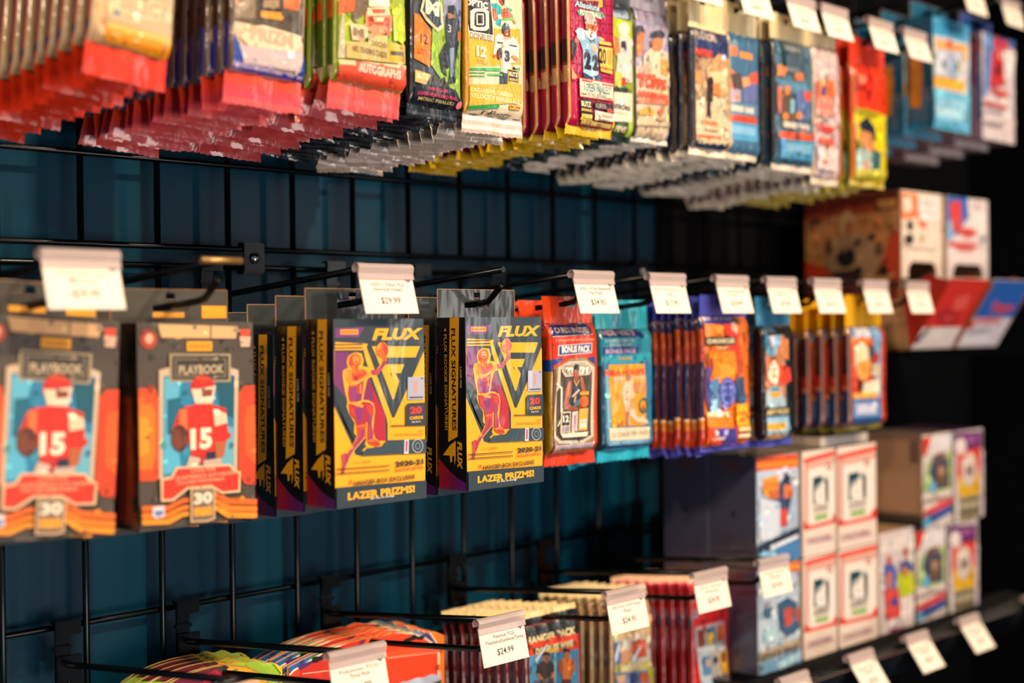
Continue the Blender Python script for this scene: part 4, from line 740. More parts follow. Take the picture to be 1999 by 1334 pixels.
def t8_art(A):
    A.U(0, 0, 1, 1, '#a59cb4').P([(915, 480), (1200, 480), (1200, 1040), (930, 1040)], '#d2bea0').P([(930, 190), (1020, 210), (1000, 400), (940, 420)], '#d07c3c').P([(930, 180), (1000, 190), (1020, 240), (940, 220)], '#3c3c50')
    A.P([(1010, 400), (1060, 350), (1190, 380), (1200, 620), (1000, 620)], '#dccbb0').E(1105, 325, 40, 52, '#cc8450').P([(1060, 270), (1070, 235), (1120, 218), (1155, 240), (1160, 272), (1100, 270)], '#3c3c4c').P([(1130, 430), (1185, 440), (1180, 560), (1130, 540)], '#e09c54').P([(1020, 460), (1060, 470), (1050, 560), (1000, 540)], '#b49c84')
    A.T('TOPPS', 975, 548, 1170, 655, '#e4542c', .07, .1).P([(970, 530), (1090, 545), (1090, 560), (970, 550)], '#e4542c').T('ANNIVERSARY', 950, 668, 1186, 720, '#e05838', .06).P([(945, 715), (1190, 730), (1190, 760), (945, 745)], '#e08468')
    A.P([(975, 800), (1020, 780), (1078, 800), (1070, 835), (980, 832)], '#d8a83c').E(1130, 810, 20, 20, '#d86c3c').P([(945, 900), (1195, 915), (1195, 925), (945, 910)], '#9c8c7c').P([(1100, 850), (1160, 860), (1160, 880), (1100, 870)], '#b89c84'); return A.MOT(120, 13, 0.08)
def t9_art(A):
    A.U(0, 0, 1, 1, '#b49874').P([(1290, 180), (1640, 230), (1640, 420), (1300, 400)], '#35406c').T('TOPPS CHROME', 1345, 225, 1540, 290, '#c8b4a4', .04)
    A.P([(1340, 400), (1420, 390), (1440, 620), (1340, 620)], '#584c48').P([(1330, 560), (1400, 480), (1440, 520), (1480, 700), (1430, 850), (1340, 800)], '#a88c68').P([(1460, 500), (1520, 420), (1600, 420), (1620, 560), (1600, 700), (1480, 680)], '#d8a878').P([(1480, 520), (1600, 520), (1610, 640), (1490, 650)], '#e8cca0').E(1385, 455, 34, 50, '#8c6c50').E(1555, 440, 34, 44, '#e0a070').P([(1470, 620), (1560, 600), (1560, 680), (1480, 680)], '#e08c4c').P([(1370, 520), (1430, 520), (1430, 600), (1380, 590)], '#e09454')
    A.T('Bowman', 1345, 320, 1500, 420, '#c84830', .06, .1).E(1585, 420, 18, 22, '#dce8f8').P([(1345, 720), (1460, 740), (1450, 900), (1345, 880)], '#d8c4a0').P([(1480, 700), (1600, 720), (1620, 920), (1490, 900)], '#dcc8a8').P([(1470, 560), (1500, 560), (1480, 850), (1455, 850)], '#3c3430')
    A.P([(1340, 850), (1640, 880), (1640, 1060), (1340, 1040)], '#dcc6a2').T('CHROME', 1420, 870, 1530, 915, '#e0845c', .05).T('Baseball', 1440, 935, 1530, 958, '#a08c78', .02).P([(1376, 972), (1560, 995), (1560, 1012), (1376, 990)], '#e06438').RING(1598, 980, 22, 44, '#a09080', .3).P([(1335, 1030), (1612, 1060), (1612, 1110), (1335, 1090)], '#1c3c5c'); return A.MOT(170, 14, 0.09)
def t10_art(A, dx=0, dy=0, s=1.0):
    f = lambda p: [(x*s+dx, y*s+dy) for x, y in p]
    A.U(0, 0, 1, 1, '#4a7494').P(f([(1600, 225), (1860, 270), (1860, 330), (1600, 290)]), '#2f6488').P(f([(1600, 290), (1700, 290), (1700, 400), (1640, 410)]), '#7c94a8').P(f([(1650, 330), (1700, 340), (1690, 410), (1655, 400)]), '#e08048').P(f([(1712, 370), (1806, 392), (1806, 438), (1712, 415)]), '#e8984c')
    A.P(f([(1610, 500), (1660, 500), (1720, 580), (1700, 700), (1640, 720), (1610, 640)]), '#d88048').P(f([(1650, 540), (1720, 520), (1740, 640), (1680, 680)]), '#5c4c44').P(f([(1730, 560), (1790, 560), (1790, 640), (1740, 650)]), '#e0a474').P(f([(1780, 540), (1845, 520), (1845, 620), (1790, 600)]), '#e0603c').P(f([(1740, 630), (1840, 600), (1845, 740), (1740, 740)]), '#6c74a8').P(f([(1650, 640), (1720, 650), (1720, 740), (1650, 740)]), '#b8a4b4').P(f([(1680, 690), (1710, 690), (1710, 720), (1680, 720)]), '#e8904c')
    a, b = f([(1655, 762), (1815, 822)]); A.P(f([(1640, 740), (1850, 760), (1850, 840), (1640, 830)]), '#6c8cac').T('SERIES ONE', a[0], a[1], b[0], b[1], '#ece0cc', .06)
    A.P(f([(1640, 826), (1840, 852), (1840, 900), (1640, 872)]), '#d8532c').P(f([(1640, 880), (1845, 905), (1845, 1030), (1640, 1010)]), '#5ca4d0').P(f([(1660, 905), (1825, 930), (1825, 985), (1660, 960)]), '#8cc0e0'); return A
def t12_art(A):
    A.U(0, 0, 1, 1, '#cdb8b8').P([(575, 490), (620, 500), (640, 700), (600, 700)], '#8c9cc4').P([(600, 520), (660, 530), (680, 690), (620, 700)], '#d84438').P([(640, 540), (700, 540), (720, 640), (660, 660)], '#e08858').P([(700, 520), (745, 540), (750, 640), (700, 620)], '#e07840').P([(620, 640), (740, 660), (740, 760), (630, 740)], '#e0907c').P([(670, 560), (690, 560), (690, 620), (670, 620)], '#3c4c84')
    A.T('Topps', 625, 800, 738, 880, '#dc4030', .06, .1).P([(650, 900), (740, 915), (740, 950), (655, 935)], '#dc6048').P([(605, 960), (760, 985), (765, 1120), (610, 1090)], '#dccac8').P([(670, 1040), (700, 1045), (700, 1075), (670, 1070)], '#b87c5c'); return A.MOT(170, 15, 0.09)
def t13_art(A):
    A.U(0, 0, 1, 1, '#d8c81c').U(0, 0, 1, .40, '#dc401c').P([(740, 330), (1060, 370), (1060, 620), (1000, 680), (900, 690), (830, 640), (760, 560)], '#e0401c').P([(840, 420), (900, 520), (880, 640), (850, 640)], '#f0704c').P([(870, 480), (960, 500), (960, 600), (880, 590)], '#a8281c').P([(930, 400), (1000, 430), (1000, 660), (960, 660)], '#c8301c').E(930, 520, 22, 30, '#f09070')
    A.T('Heritage', 870, 690, 1040, 770, '#a8a020', .05).P([(860, 820), (905, 800), (905, 900), (860, 910)], '#e09c6c').P([(915, 800), (960, 760), (1010, 830), (1025, 920), (990, 880), (930, 850)], '#26303c').P([(930, 850), (990, 870), (1010, 980), (960, 1000), (920, 920)], '#dc9464').P([(870, 920), (900, 900), (920, 980), (880, 1010)], '#1c2834').P([(860, 1000), (890, 1000), (890, 1090), (860, 1090)], '#e05c2c').P([(890, 980), (940, 960), (1000, 1010), (990, 1110), (900, 1120)], '#a4bcb4').P([(1000, 980), (1050, 1000), (1040, 1130), (980, 1120)], '#3c6c70').P([(940, 1050), (960, 1050), (960, 1140), (935, 1140)], '#e0a07c').P([(845, 1100), (1070, 1110), (1080, 1150), (860, 1160)], '#c8c04c'); return A.MOT(130, 16, 0.08)
def t14_art(A):
    A.U(0, 0, 1, 1, '#5cb4dc').P([(1400, 90), (1660, 140), (1640, 300), (1400, 240)], '#4ca8d4').T('TOPPS BIG LEAGUE', 1475, 160, 1600, 200, '#2c6488', .02).T('BASEBALL', 1500, 215, 1590, 240, '#2c6488', .02)
    A.P([(1400, 225), (1640, 290), (1620, 620), (1395, 570)], '#d8d4d0').P([(1420, 255), (1620, 305), (1615, 360), (1415, 310)], '#e0a468').P([(1490, 260), (1520, 262), (1520, 300), (1490, 300)], '#d84c3c').P([(1580, 290), (1615, 295), (1610, 400), (1580, 400)], '#e0b048')
    A.P([(1410, 480), (1610, 530), (1600, 600), (1400, 560)], '#e8b444').P([(1420, 330), (1590, 340), (1590, 520), (1410, 490)], '#b8c4d8').P([(1430, 340), (1470, 350), (1470, 480), (1430, 480)], '#dce4ec').P([(1455, 400), (1475, 400), (1475, 450), (1455, 450)], '#38506c').P([(1510, 340), (1550, 350), (1550, 500), (1505, 490)], '#98b0d0').P([(1550, 370), (1580, 375), (1580, 480), (1555, 480)], '#e0dccc').P([(1540, 410), (1560, 410), (1560, 460), (1540, 460)], '#3c6044')
    A.P([(1385, 580), (1620, 625), (1610, 840), (1370, 790)], '#74bce0').P([(1400, 640), (1600, 670), (1590, 790), (1385, 750)], '#b0dcf0').P([(1410, 650), (1580, 680), (1570, 720), (1400, 690)], '#8cc8e4'); return A.MOT(130, 17, 0.08)
def t14_side(A):
    A.U(0, 0, 1, 1, '#0f5a74').P([(1255, 380), (1330, 370), (1340, 500), (1320, 700), (1250, 700)], '#d8801c').P([(1240, 550), (1380, 560), (1370, 800), (1230, 790)], '#4c6c84').P([(1265, 400), (1310, 380), (1320, 480), (1340, 490), (1325, 700), (1255, 700), (1262, 560)], '#e08a1c').P([(1200, 790), (1400, 820), (1390, 870), (1190, 840)], '#1c7cb0'); return A
def t15_art(A):
    A.U(0, 0, 1, 1, '#dcd0d4').P([(1740, 160), (1830, 180), (1800, 300), (1760, 600), (1730, 640)], '#6c94cc').P([(1790, 210), (1970, 250), (1960, 330), (1870, 300), (1790, 330)], '#4c70b0').P([(1800, 230), (1830, 240), (1830, 360), (1800, 360)], '#dc3c34').P([(1840, 260), (1880, 270), (1880, 380), (1845, 370)], '#d8443c').P([(1780, 330), (1860, 400), (1860, 560), (1770, 560)], '#cc3c40').P([(1850, 340), (1930, 340), (1920, 500), (1860, 520)], '#e8e0e0').P([(1800, 420), (1840, 430), (1830, 500), (1800, 500)], '#7c2430')
    A.T('Topps', 1770, 560, 1880, 650, '#d8503c', .06, .1).P([(1715, 655), (1875, 690), (1870, 715), (1712, 680)], '#c44c50').T('EXCLUSIVE', 1750, 715, 1850, 740, '#8c7478', .02).P([(1710, 780), (1860, 810), (1860, 816), (1710, 786)], '#9c8c90').T('HANGER BOX', 1720, 800, 1850, 830, '#8c7c80', .02); return A.MOT(120, 18, 0.08)
def t15_side(A):
    A.U(0, 0, 1, 1, '#8c6c78').P([(1640, 240), (1735, 250), (1720, 560), (1630, 540)], '#6c1c34').T('BASEBALL', 1655, 280, 1710, 540, '#9c4c60', .05, 0, 1).P([(1620, 560), (1720, 570), (1700, 780), (1620, 770)], '#8c7078').P([(1690, 340), (1740, 350), (1720, 780), (1690, 780)], '#3c4c80'); return A

def top(fn, X, Y, w, zb_top, zb_bot, t, seal, crop, desc, front, n, pitch, roll=0, fcol='#888888', side='#444444', back='#b8a080', flapc='#d8c8a0', sealc='#d8c8a0', flap=None, seed=1, zf=ztop_, name='card_pack', named=4, jz=.0015, **kw):
    Z = zf(Y); zt = zb_top-Z; h = zb_top-zb_bot
    A = fn(frame(X, Y, Z, w, zt, h, crop, roll, 0, -t*.45))
    r = pack(name, w, h, t, zt, (.008-zt) if flap is None else flap, seal, A, fcol, side, back, flapc, sealc, seed=seed, **kw)
    stack(r, desc, X, Y, zf, n, pitch, front_label=front, group=desc+'s', roll=roll, seed=seed, named=named, jz=jz)
    return r
top(t1_art, .592, -.235, .064, .318, .192, .013, .022, C1, 'cream and gold foil pack with red crimp', 'blurred cream and gold foil pack at the top left corner', 12, .0172, .10, '#c9ab7c', '#b82c14', '#c8986c', sealc=['#e8401a', '#e04018', '#dc3c1c'], flapc='#c9ab7c', seed=21,
    sidebands=[(.0, .88, '#e05420'), (.88, .93, '#4c2c80'), (.93, 1, '#e0401c')], edge='#d4b488', side_back='#38284c', named=3)
top(t2_art, .700, -.235, .070, .318, .189, .012, .024, C1, 'silver and blue foil pack with red crimp', 'white and blue foil pack with red crimp, second from the top left corner', 14, .0143, .035, '#cfb698', '#2c2420', '#b08c68', sealc=['#e84c28', '#e84c30', '#e0484a', '#d04858', '#dc5c5c'], flapc='#5a5040', seed=22,
    sidebands=[(.0, .72, '#2a211c'), (.72, 1, '#16389a')], edge='#5a4a3c', named=4)
top(t3_art, .800, -.235, .0755, .318, .193, .014, .022, C2, 'lime green football foil pack with coral crimp', 'lime green football foil pack between the white-blue and the orange 12 packs', 14, .0143, .03, '#9cb020', '#6c8418', '#c8b090', sealc=['#f06440', '#e85a48', '#dc5450', '#d85c5c', '#d05454'], flapc='#a8b030', seed=23,
    sidebands=[(.0, .5, '#90a018'), (.5, .62, '#e06428'), (.62, .9, '#5c7018'), (.9, 1, '#d8b890')], edge='#8c9c28', named=3)
top(t4_art, .873, -.235, .058, .318, .184, .011, .010, C2, 'charcoal and orange football foil pack', 'charcoal foil football pack with orange panel reading 12', 15, .0140, .02, '#3c4850', '#1c2428', '#1c2028', sealc=['#12161c', '#20262e', '#12161c', '#3a4048', '#181c22'], flapc='#2c343c', seed=24, edge='#3a4048', named=2)
top(t5_art, .943, -.235, .0735, .318, .1835, .010, .0165, C2, 'yellow and cream football foil pack', 'yellow and cream football foil pack beside the magenta packs', 15, .0140, 0, '#e0c890', '#c89434', '#b89878', sealc=['#b8a494', '#f0e8dc', '#cfc0b0', '#f0e6d8', '#c4b4a4'], flapc='#e0d4b8', seed=25, edge='#d8a038', named=2)
top(t6_art, 1.0735, -.235, .067, .318, .1855, .0115, .0085, C3, 'magenta football foil pack', 'magenta football foil pack with number 22 player in pale blue', 16, .0137, 0, '#b4124e', '#8c1040', '#c09058', sealc='#dcb424', flapc='#9c1048', seed=26,
    sidebands=[(0, .3, '#7c0e38'), (.3, .42, '#8c1040'), (.42, .56, '#241c34'), (.56, .60, '#8a4420'), (.60, .70, '#c89c70'), (.70, 1, '#b01048')], edge='#cf9a5c', named=6, jz=.0008)
top(t7_art, 1.146, -.205, .060, .318, .188, .012, .006, C3, 'lime green and cream card pack', 'lime green and cream pack between the magenta and the cream baseball packs', 13, .0135, 0, '#98a83c', '#14261f', '#1c2c28', sealc='#16302c', flapc='#5c6c74', seed=27, named=1)
top(t8_art, 1.209, -.203, .058, .318, .190, .010, .005, C3, 'cream baseball pack with orange lettering', 'cream baseball pack with big orange lettering, top row', 13, .0135, 0, '#c8b8a8', '#1c2430', '#2c3440', sealc='#eee4d4', flapc='#a8a4b4', seed=28, named=1)
top(t9_art, 1.286, -.222, .068, .3066, .184, .010, .008, C3, 'navy and tan baseball foil pack', 'navy-topped tan baseball foil pack with red script, top row', 14, .0140, 0, '#b49874', '#16243c', '#24303c', sealc=['#f4ead4', '#e8dcc4', '#f0e4cc'], flapc='#ecd9a8', seed=29, edge='#28384c', named=2)
top(t10_art, 1.347, -.222, .0575, .311, .1835, .010, .007, C3, 'narrow blue baseball foil pack', 'narrow blue baseball pack beside the navy-topped tan pack', 14, .0140, 0, '#4a7494', '#5c5040', '#e0d0b0', sealc=['#f2e8d4', '#e0d6c4'], flapc='#ecd9a8', seed=30, edge='#c8b48c', named=1)
def t10w(A):
    A.U(0, 0, 1, 1, '#55788c').P([(300, 235), (400, 260), (400, 330), (320, 320)], '#3f6484').P([(410, 260), (540, 290), (560, 500), (430, 480)], '#4c5c68').P([(400, 270), (430, 270), (440, 470), (425, 480)], '#204048').T('TOPPS UPDATE', 420, 300, 520, 345, '#a8a8a4', .03).T('2021', 430, 440, 520, 470, '#8c9494', .04)
    A.E(405, 470, 26, 20, '#dce8f8').P([(360, 440), (400, 420), (430, 450), (420, 500), (370, 490)], '#e08848').P([(490, 480), (540, 480), (540, 530), (490, 520)], '#e08040').P([(370, 520), (560, 540), (560, 620), (380, 600)], '#5c8ca4')
    A.P([(400, 590), (460, 580), (490, 700), (480, 790), (410, 780), (395, 700)], '#6c5444').P([(420, 560), (460, 560), (450, 620), (425, 620)], '#d89050').P([(490, 590), (580, 590), (590, 780), (500, 790)], '#6478a8').P([(540, 600), (590, 600), (590, 660), (550, 660)], '#e0603c').P([(360, 560), (400, 570), (400, 740), (370, 730)], '#c8704c').E(425, 760, 20, 24, '#e8904c').E(510, 755, 20, 24, '#e8904c').P([(455, 650), (480, 650), (480, 740), (455, 740)], '#8cc4d8')
    A.T('SERIES TWO', 410, 795, 580, 850, '#e8dccc', .06).P([(395, 855), (620, 880), (620, 925), (395, 905)], '#d8603c').P([(400, 905), (610, 930), (605, 1055), (395, 1030)], '#4c94bc').P([(420, 930), (590, 950), (590, 1010), (420, 990)], '#7cb0cc'); return A.MOT(170, 19, 0.08)
top(t10w, 1.441, -.225, .082, .315, .178, .011, .007, C4, 'wide blue baseball foil pack', 'wide blue baseball pack with orange band, right of the dark gap', 14, .0140, 0, '#4a7494', '#1a2836', '#e0d0b0', sealc=['#f2e8d4', '#e0d6c4'], flapc='#ecd9a8', seed=31, edge='#3a3c40', named=2)
top(t12_art, 1.512, -.225, .057, .318, .168, .011, .008, C4, 'white and red baseball foil pack', 'white and red baseball pack left of the red and yellow pack', 14, .0135, 0, '#cdb8b8', '#c8a890', '#d8c8b0', sealc=['#ecdcc0', '#d8ccb4'], flapc='#ecdcb4', seed=32, edge='#d8c0a4', named=2)
top(t13_art, 1.6205, -.220, .082, .311, .172, .012, .007, C4, 'red and yellow baseball foil pack', 'red-topped yellow baseball foil pack, top row', 10, .017, 0, '#d8c81c', '#8c8014', '#c8c048', sealc=['#e8dca0', '#c8b454'], flapc='#e8482c', seed=33, sidebands=[(0, .5, '#b02c14'), (.5, 1, '#8c8014')], edge='#d8601c', named=3)
# hanger boxes on the highest hooks
def hi_box(fa, sa, X, Yf, w, z1, z0, d, cols, tabc, steps, desc, front, seed):
    r, Y, Z = hanger('h', X, Yf, w, z1, z1-z0, d, fa, sa, w*.95, tabc, cols, C4, C4, zf=zhi_)
    place_boxes(r, desc, X, Y, zhi_, steps, front, 0, seed)
hi_box(t14_art, t14_side, 1.872, -.208, .108, .404, .257, .033, {'left': '#0f5a74', 'right': '#0f5a74', 'top': '#1c6c8c', 'bottom': '#8c8c94', 'back': '#1c6c8c', 'front': '#5cb4dc'}, '#0f6a8c', (.042, .080, .118), 'light blue baseball hanger box', 'light blue baseball hanger box at the top right, foremost on its hook', 3)
hi_box(t15_art, t15_side, 1.990, -.220, .103, .398, .252, .033, {'left': '#8c6c78', 'right': '#6c1c34', 'top': '#3c5c94', 'bottom': '#a8a0a4', 'back': '#dcd0d4', 'front': '#dcd0d4'}, '#34589c', (.040, .078, .116), 'white and red baseball hanger box', 'white and red baseball hanger box nearest the right edge of the rack', 4)

# --- bottom row
def blister(X, Y, dz, w, desc, front, n, pitch, art, crop, packs, back, seed, roll=0, slots=(0,)):
    zf = zlow_; Z = zf(Y)-dz; h = .20; zt = .010
    root = empty('blister_card', (X, Y, Z), front, 'card pack', rot=(0, roll, 0))
    tp = lambda u: zt-.012*abs(2*u-1)**2.6-.0012*math.cos(u*44)*(1 if u > .55 else 0)
    bm = NB(); N = 40; th = .0014; rng = [i/N for i in range(N+1)]
    for i in range(N):
        u0, u1 = rng[i], rng[i+1]; x0, x1 = (u0-.5)*w, (u1-.5)*w; xm = (x0+x1)/2; a, b = tp(u0), tp(u1)
        open_ = any(abs(xm-s_) < .011 for s_ in slots)
        spans = [((a, b), (.0025, .0025)), ((-.0035, -.0035), (zt-h, zt-h))] if open_ else [((a, b), (zt-h, zt-h))]
        for (p0, p1), (q0, q1) in spans:
            quad(bm, [(x0, 0, p0), (x0, 0, q0), (x1, 0, q1), (x1, 0, p1)], '#e87418'); quad(bm, [(x0, th, p0), (x1, th, p1), (x1, th, q1), (x0, th, q0)], '#c8b090')
        quad(bm, [(x0, 0, a), (x1, 0, b), (x1, th, b), (x0, th, a)], '#f0d49c')
    for s_ in (-1, 1): quad(bm, [(s_*w/2, 0, tp(0)), (s_*w/2, 0, zt-h), (s_*w/2, th, zt-h), (s_*w/2, th, tp(1))], '#e0c090')
    bm.faces.ensure_lookup_table(); n0 = len(bm.faces); A = art(frame(X, Y, Z, w, zt, h, crop, roll, 0, 0))
    def clipz(u, v, l):
        return Vector(((u-.5)*w, -l, min(zt-v*h, tp(max(0, min(1, u))))))
    A.build(bm, clipz, (20, 40)); bm.faces.ensure_lookup_table(); orient(bm, n0, Vector((0, -1, 0)))
    finish('backing_card', bm, 'card', root)
    for j, (x, pc) in enumerate(packs):                               # foil packs held on the card
        bm = NB(); pw = .058
        f_ = lambda u, v, l=0: Vector((x+(u-.5)*pw, -.0014-.0042*math.sin(PI*min(1, max(0, u)))**.5*math.sin(PI*min(1, max(0, v)))**.4-.0004*noise.noise(Vector((u*6, v*8, j*3)))-l, -.038-v*.125))
        g = [[bm.verts.new(f_(i/10, k/14)) for i in range(11)] for k in range(15)]
        for k in range(14):
            for i in range(10):
                f = bm.faces.new((g[k][i], g[k+1][i], g[k+1][i+1], g[k][i+1])); f.smooth = True; paint(bm, [f], pc[0] if k < 1 or k > 12 else pc[1])
        A = Art((0, 0), (100, 0), (100, 100), (0, 100))
        A.P([(0, 8), (100, 6), (100, 20), (0, 24)], pc[2]).P([(4, 18), (40, 8), (96, 14), (92, 24), (50, 18), (10, 28)], '#8ca0b8').P([(60, 10), (96, 10), (96, 34), (80, 30)], '#9cc0a0').P([(10, 30), (60, 18), (70, 24), (20, 38)], '#e0b0a0').P([(8, 44), (24, 24), (40, 44), (60, 28), (92, 48), (92, 60), (8, 60)], '#7c90c4')
        A.E(16, 38, 9, 6, '#f0a820').E(34, 34, 7, 6, '#e8c080').E(50, 36, 7, 5, '#c8d4e0').E(66, 34, 8, 7, '#e8a850').E(84, 36, 7, 6, '#e8b898').P([(20, 60), (80, 56), (84, 90), (24, 92)], '#6c84b8').P([(36, 64), (60, 62), (62, 84), (40, 86)], '#c88a50')
        A.build(bm, lambda u, v, l: f_(u, v, l), (8, 14)); bm.faces.ensure_lookup_table(); orient(bm, bm.faces[:], Vector((0, -1, 0)))
        finish('foil_pack', bm, 'foil', root)
    rnd = random.Random(seed)
    for i in range(1, n):
        y = Y+i*pitch
        copy_tree(root, (X-.0010*i+rnd.uniform(-.0015, .001), y, Z+.0006*i+rnd.uniform(-.0015, .0015)), (0, roll+rnd.uniform(-.02, .03), rnd.uniform(-.008, .008)), f'{desc}, {ORD[i]} on its hook')
def p2_art(A):
    A.U(0, 0, 1, 1, '#f07c1c').P([(-400, 1100), (-400, 900), (-100, 560), (0, 470), (850, 200), (1050, 190), (1150, 240), (1560, 350), (1680, 520), (1700, 600), (1700, 1100)], '#f0d8a4').P([(-400, 1100), (-400, 920), (-100, 570), (0, 480), (850, 210), (1050, 200), (1150, 255), (1540, 350), (1665, 530), (1690, 620), (1690, 1100)], '#54407c')
    A.P([(-400, 1100), (-400, 950), (-60, 560), (0, 490), (600, 290), (850, 215), (1080, 230), (1200, 300), (1440, 360), (1500, 440), (1450, 1100)], '#4c9438').P([(300, 380), (560, 310), (900, 290), (1000, 320), (600, 400), (420, 440)], '#e0c058').P([(400, 400), (900, 350), (1300, 360), (1380, 400), (700, 400)], '#a8c04c').P([(1300, 345), (1420, 350), (1500, 430), (1400, 420)], '#7c90a8').P([(-400, 900), (-60, 560), (60, 510), (200, 560), (100, 640), (0, 700), (-300, 1050)], '#1c6cb0').P([(60, 560), (160, 570), (120, 640), (20, 680)], '#2c5c90')
    A.P([(-400, 1100), (-200, 850), (150, 632), (450, 500), (800, 408), (1060, 372), (1300, 378), (1480, 425), (1690, 562), (1690, 1100)], '#f2e4cc').P([(-400, 1100), (-190, 870), (160, 645), (460, 514), (810, 422), (1060, 388), (1300, 394), (1470, 440), (1670, 575), (1680, 1100)], '#e4481c')
    A.P([(-200, 1100), (-100, 800), (200, 640), (430, 540), (640, 480), (560, 640), (420, 1100)], '#c83420').P([(620, 480), (720, 460), (640, 560), (560, 680), (500, 700)], '#8c2840').P([(700, 470), (760, 450), (600, 690), (540, 690)], '#ec6034').P([(900, 640), (1500, 560), (1700, 560), (1700, 620), (980, 740)], '#f05a2c').P([(960, 700), (1660, 620), (1660, 632), (970, 716)], '#f4a080').P([(-100, 900), (250, 860), (250, 872), (-100, 915)], '#f4b090')
    A.P([(-160, 800), (0, 740), (40, 760), (-120, 860)], '#5c2c70').P([(300, 640), (420, 600), (440, 660), (330, 700)], '#a83028')
    for x, y in ((1180, 400), (10, 650)): A.P([(x, y+85), (x+30, y+60), (x+110, y+30), (x+150, y-5), (x+170, y), (x+210, y+25), (x+290, y+5), (x+305, y+35), (x+260, y+70), (x+180, y+60), (x+60, y+105), (x+10, y+105)], '#15100f')
    return A.MOT(60, 20, 0.04)
def p1_art(A):
    A.U(0, 0, 1, 1, '#98bc34').P([(1420, 700), (1560, 740), (1560, 1000), (1480, 900), (1540, 840)], '#d8c820').P([(400, 1000), (600, 820), (850, 740), (1100, 760), (1260, 830), (1380, 930), (1400, 1000)], '#b8781c').P([(430, 1000), (620, 830), (860, 755), (1090, 775), (1240, 845), (1350, 940), (1370, 1000)], '#f0a020').P([(480, 1000), (640, 850), (860, 785), (1080, 810), (1200, 880), (1280, 1000)], '#e8b048')
    A.P([(100, 1000), (300, 830), (700, 700), (830, 720), (720, 800), (560, 1000)], '#6c1030').P([(540, 1000), (600, 860), (700, 800), (850, 790), (760, 1000)], '#b4203c').P([(720, 800), (800, 740), (880, 770), (780, 850)], '#4c3c34').P([(760, 960), (960, 780), (1130, 900), (1000, 900), (900, 960)], '#e0a030').P([(830, 900), (930, 800), (990, 790), (900, 910)], '#7c6c54').P([(930, 890), (1010, 815), (1080, 850), (1060, 890), (980, 920)], '#6c7498').P([(1010, 815), (1060, 800), (1090, 860), (1060, 870)], '#d8a050').P([(700, 1000), (900, 915), (1100, 890), (1240, 900), (1280, 1000)], '#e0b090'); 
    for k in range(14): A.L(1120+k*26, 720+k*9, 1180+k*24, 900+k*8, 4, '#b4d050')
    return A.MOT(60, 21, 0.04)
PK = [('#8c98b0', '#a8b0c8', '#3c4c6c'), ('#1c2c48', '#5c6c94', '#202c40'), ('#a8b4c8', '#8c98c0', '#3c5058')]
blister(.944, -.067, .006, .198, 'orange and green blister card', 'red and orange blister card under the half-hidden tag at the bottom', 7, .0072, p2_art, G2, [(-.066, PK[0]), (0, PK[1]), (.064, PK[2])], None, 41, .01, (-.066, 0, .055))
blister(.775, -.062, .003, .134, 'lime and magenta blister card', 'lime and magenta blister card in the bottom left of the rack', 7, .0066, p1_art, G1, [(-.031, PK[0]), (.031, PK[2])], None, 42, .01, (0,))

def b2_art(A):
    A.U(0, 0, 1, 1, '#c83a24').P([(620, 330), (970, 320), (975, 500), (640, 560)], '#2a2f30').P([(630, 380), (960, 340), (960, 356), (632, 398)], '#4c5454').P([(630, 440), (960, 400), (960, 412), (632, 456)], '#4a5252').T('HANGER PACK', 645, 488, 948, 536, '#e4d4a0', .05)
    A.P([(640, 560), (975, 495), (975, 600), (650, 640)], '#d8482c').P([(680, 590), (935, 540), (940, 570), (690, 622)], '#3c3428').T('DONRUSS WWE', 700, 560, 930, 604, '#dccf9c', .05).P([(770, 598), (840, 590), (840, 612), (772, 620)], '#e8b838')
    A.P([(650, 640), (975, 590), (985, 830), (670, 830)], '#4c8cb4').P([(655, 640), (720, 625), (720, 830), (670, 830)], '#5ca0c4').P([(970, 560), (990, 560), (990, 830), (972, 830)], '#d84c2c')
    A.FIG(760, 612, 110, 330, '#4c3c34', '#b0743f', '#3c3430').FIG(888, 592, 100, 330, '#c8702c', '#a86a40', '#5c2c20').P([(690, 790), (810, 770), (820, 830), (690, 830)], '#6c6058').P([(806, 612), (818, 612), (816, 800), (806, 800)], '#a8d0dc').P([(690, 660), (760, 560), (764, 566), (700, 680)], '#d8e4ec'); return A.MOT(130, 22, 0.08)
X, Y = 1.117, -.142
def low(fn, X, Y, w, z1, z0, t, seal, crop, desc, front, n, pitch, fcol, side, back, flapc, sealc, seed, **kw):
    zf = zlow_; Z = zf(Y); zt = z1-Z
    A = fn(frame(X, Y, Z, w, zt, z1-z0, crop, 0, 0, -t*.4)) if fn else None
    r = pack('hanger_pack', w, z1-z0, t, zt, -zt+.0085, seal, A, fcol, side, back, flapc, sealc, seed=seed, **kw)
    stack(r, desc, X, Y, zf, n, pitch, front_label=front, group=desc+'s', seed=seed, jz=.001)
low(b2_art, 1.117, -.142, .082, -.292, -.440, .009, .008, D3, 'black and red hanger pack', 'black and red hanger pack behind the $24.99 tag, foremost on its hook', 10, .0122, '#c83a24', '#4c1014', '#1c3c50', '#12181a', '#d8482c', 51,
    sidebands=[(0, .22, '#0c0e10'), (.22, .3, '#5c1214'), (.5, .6, '#123c54')], edge='#7c1c18', flap_top='#ecd498', tilt=.25)
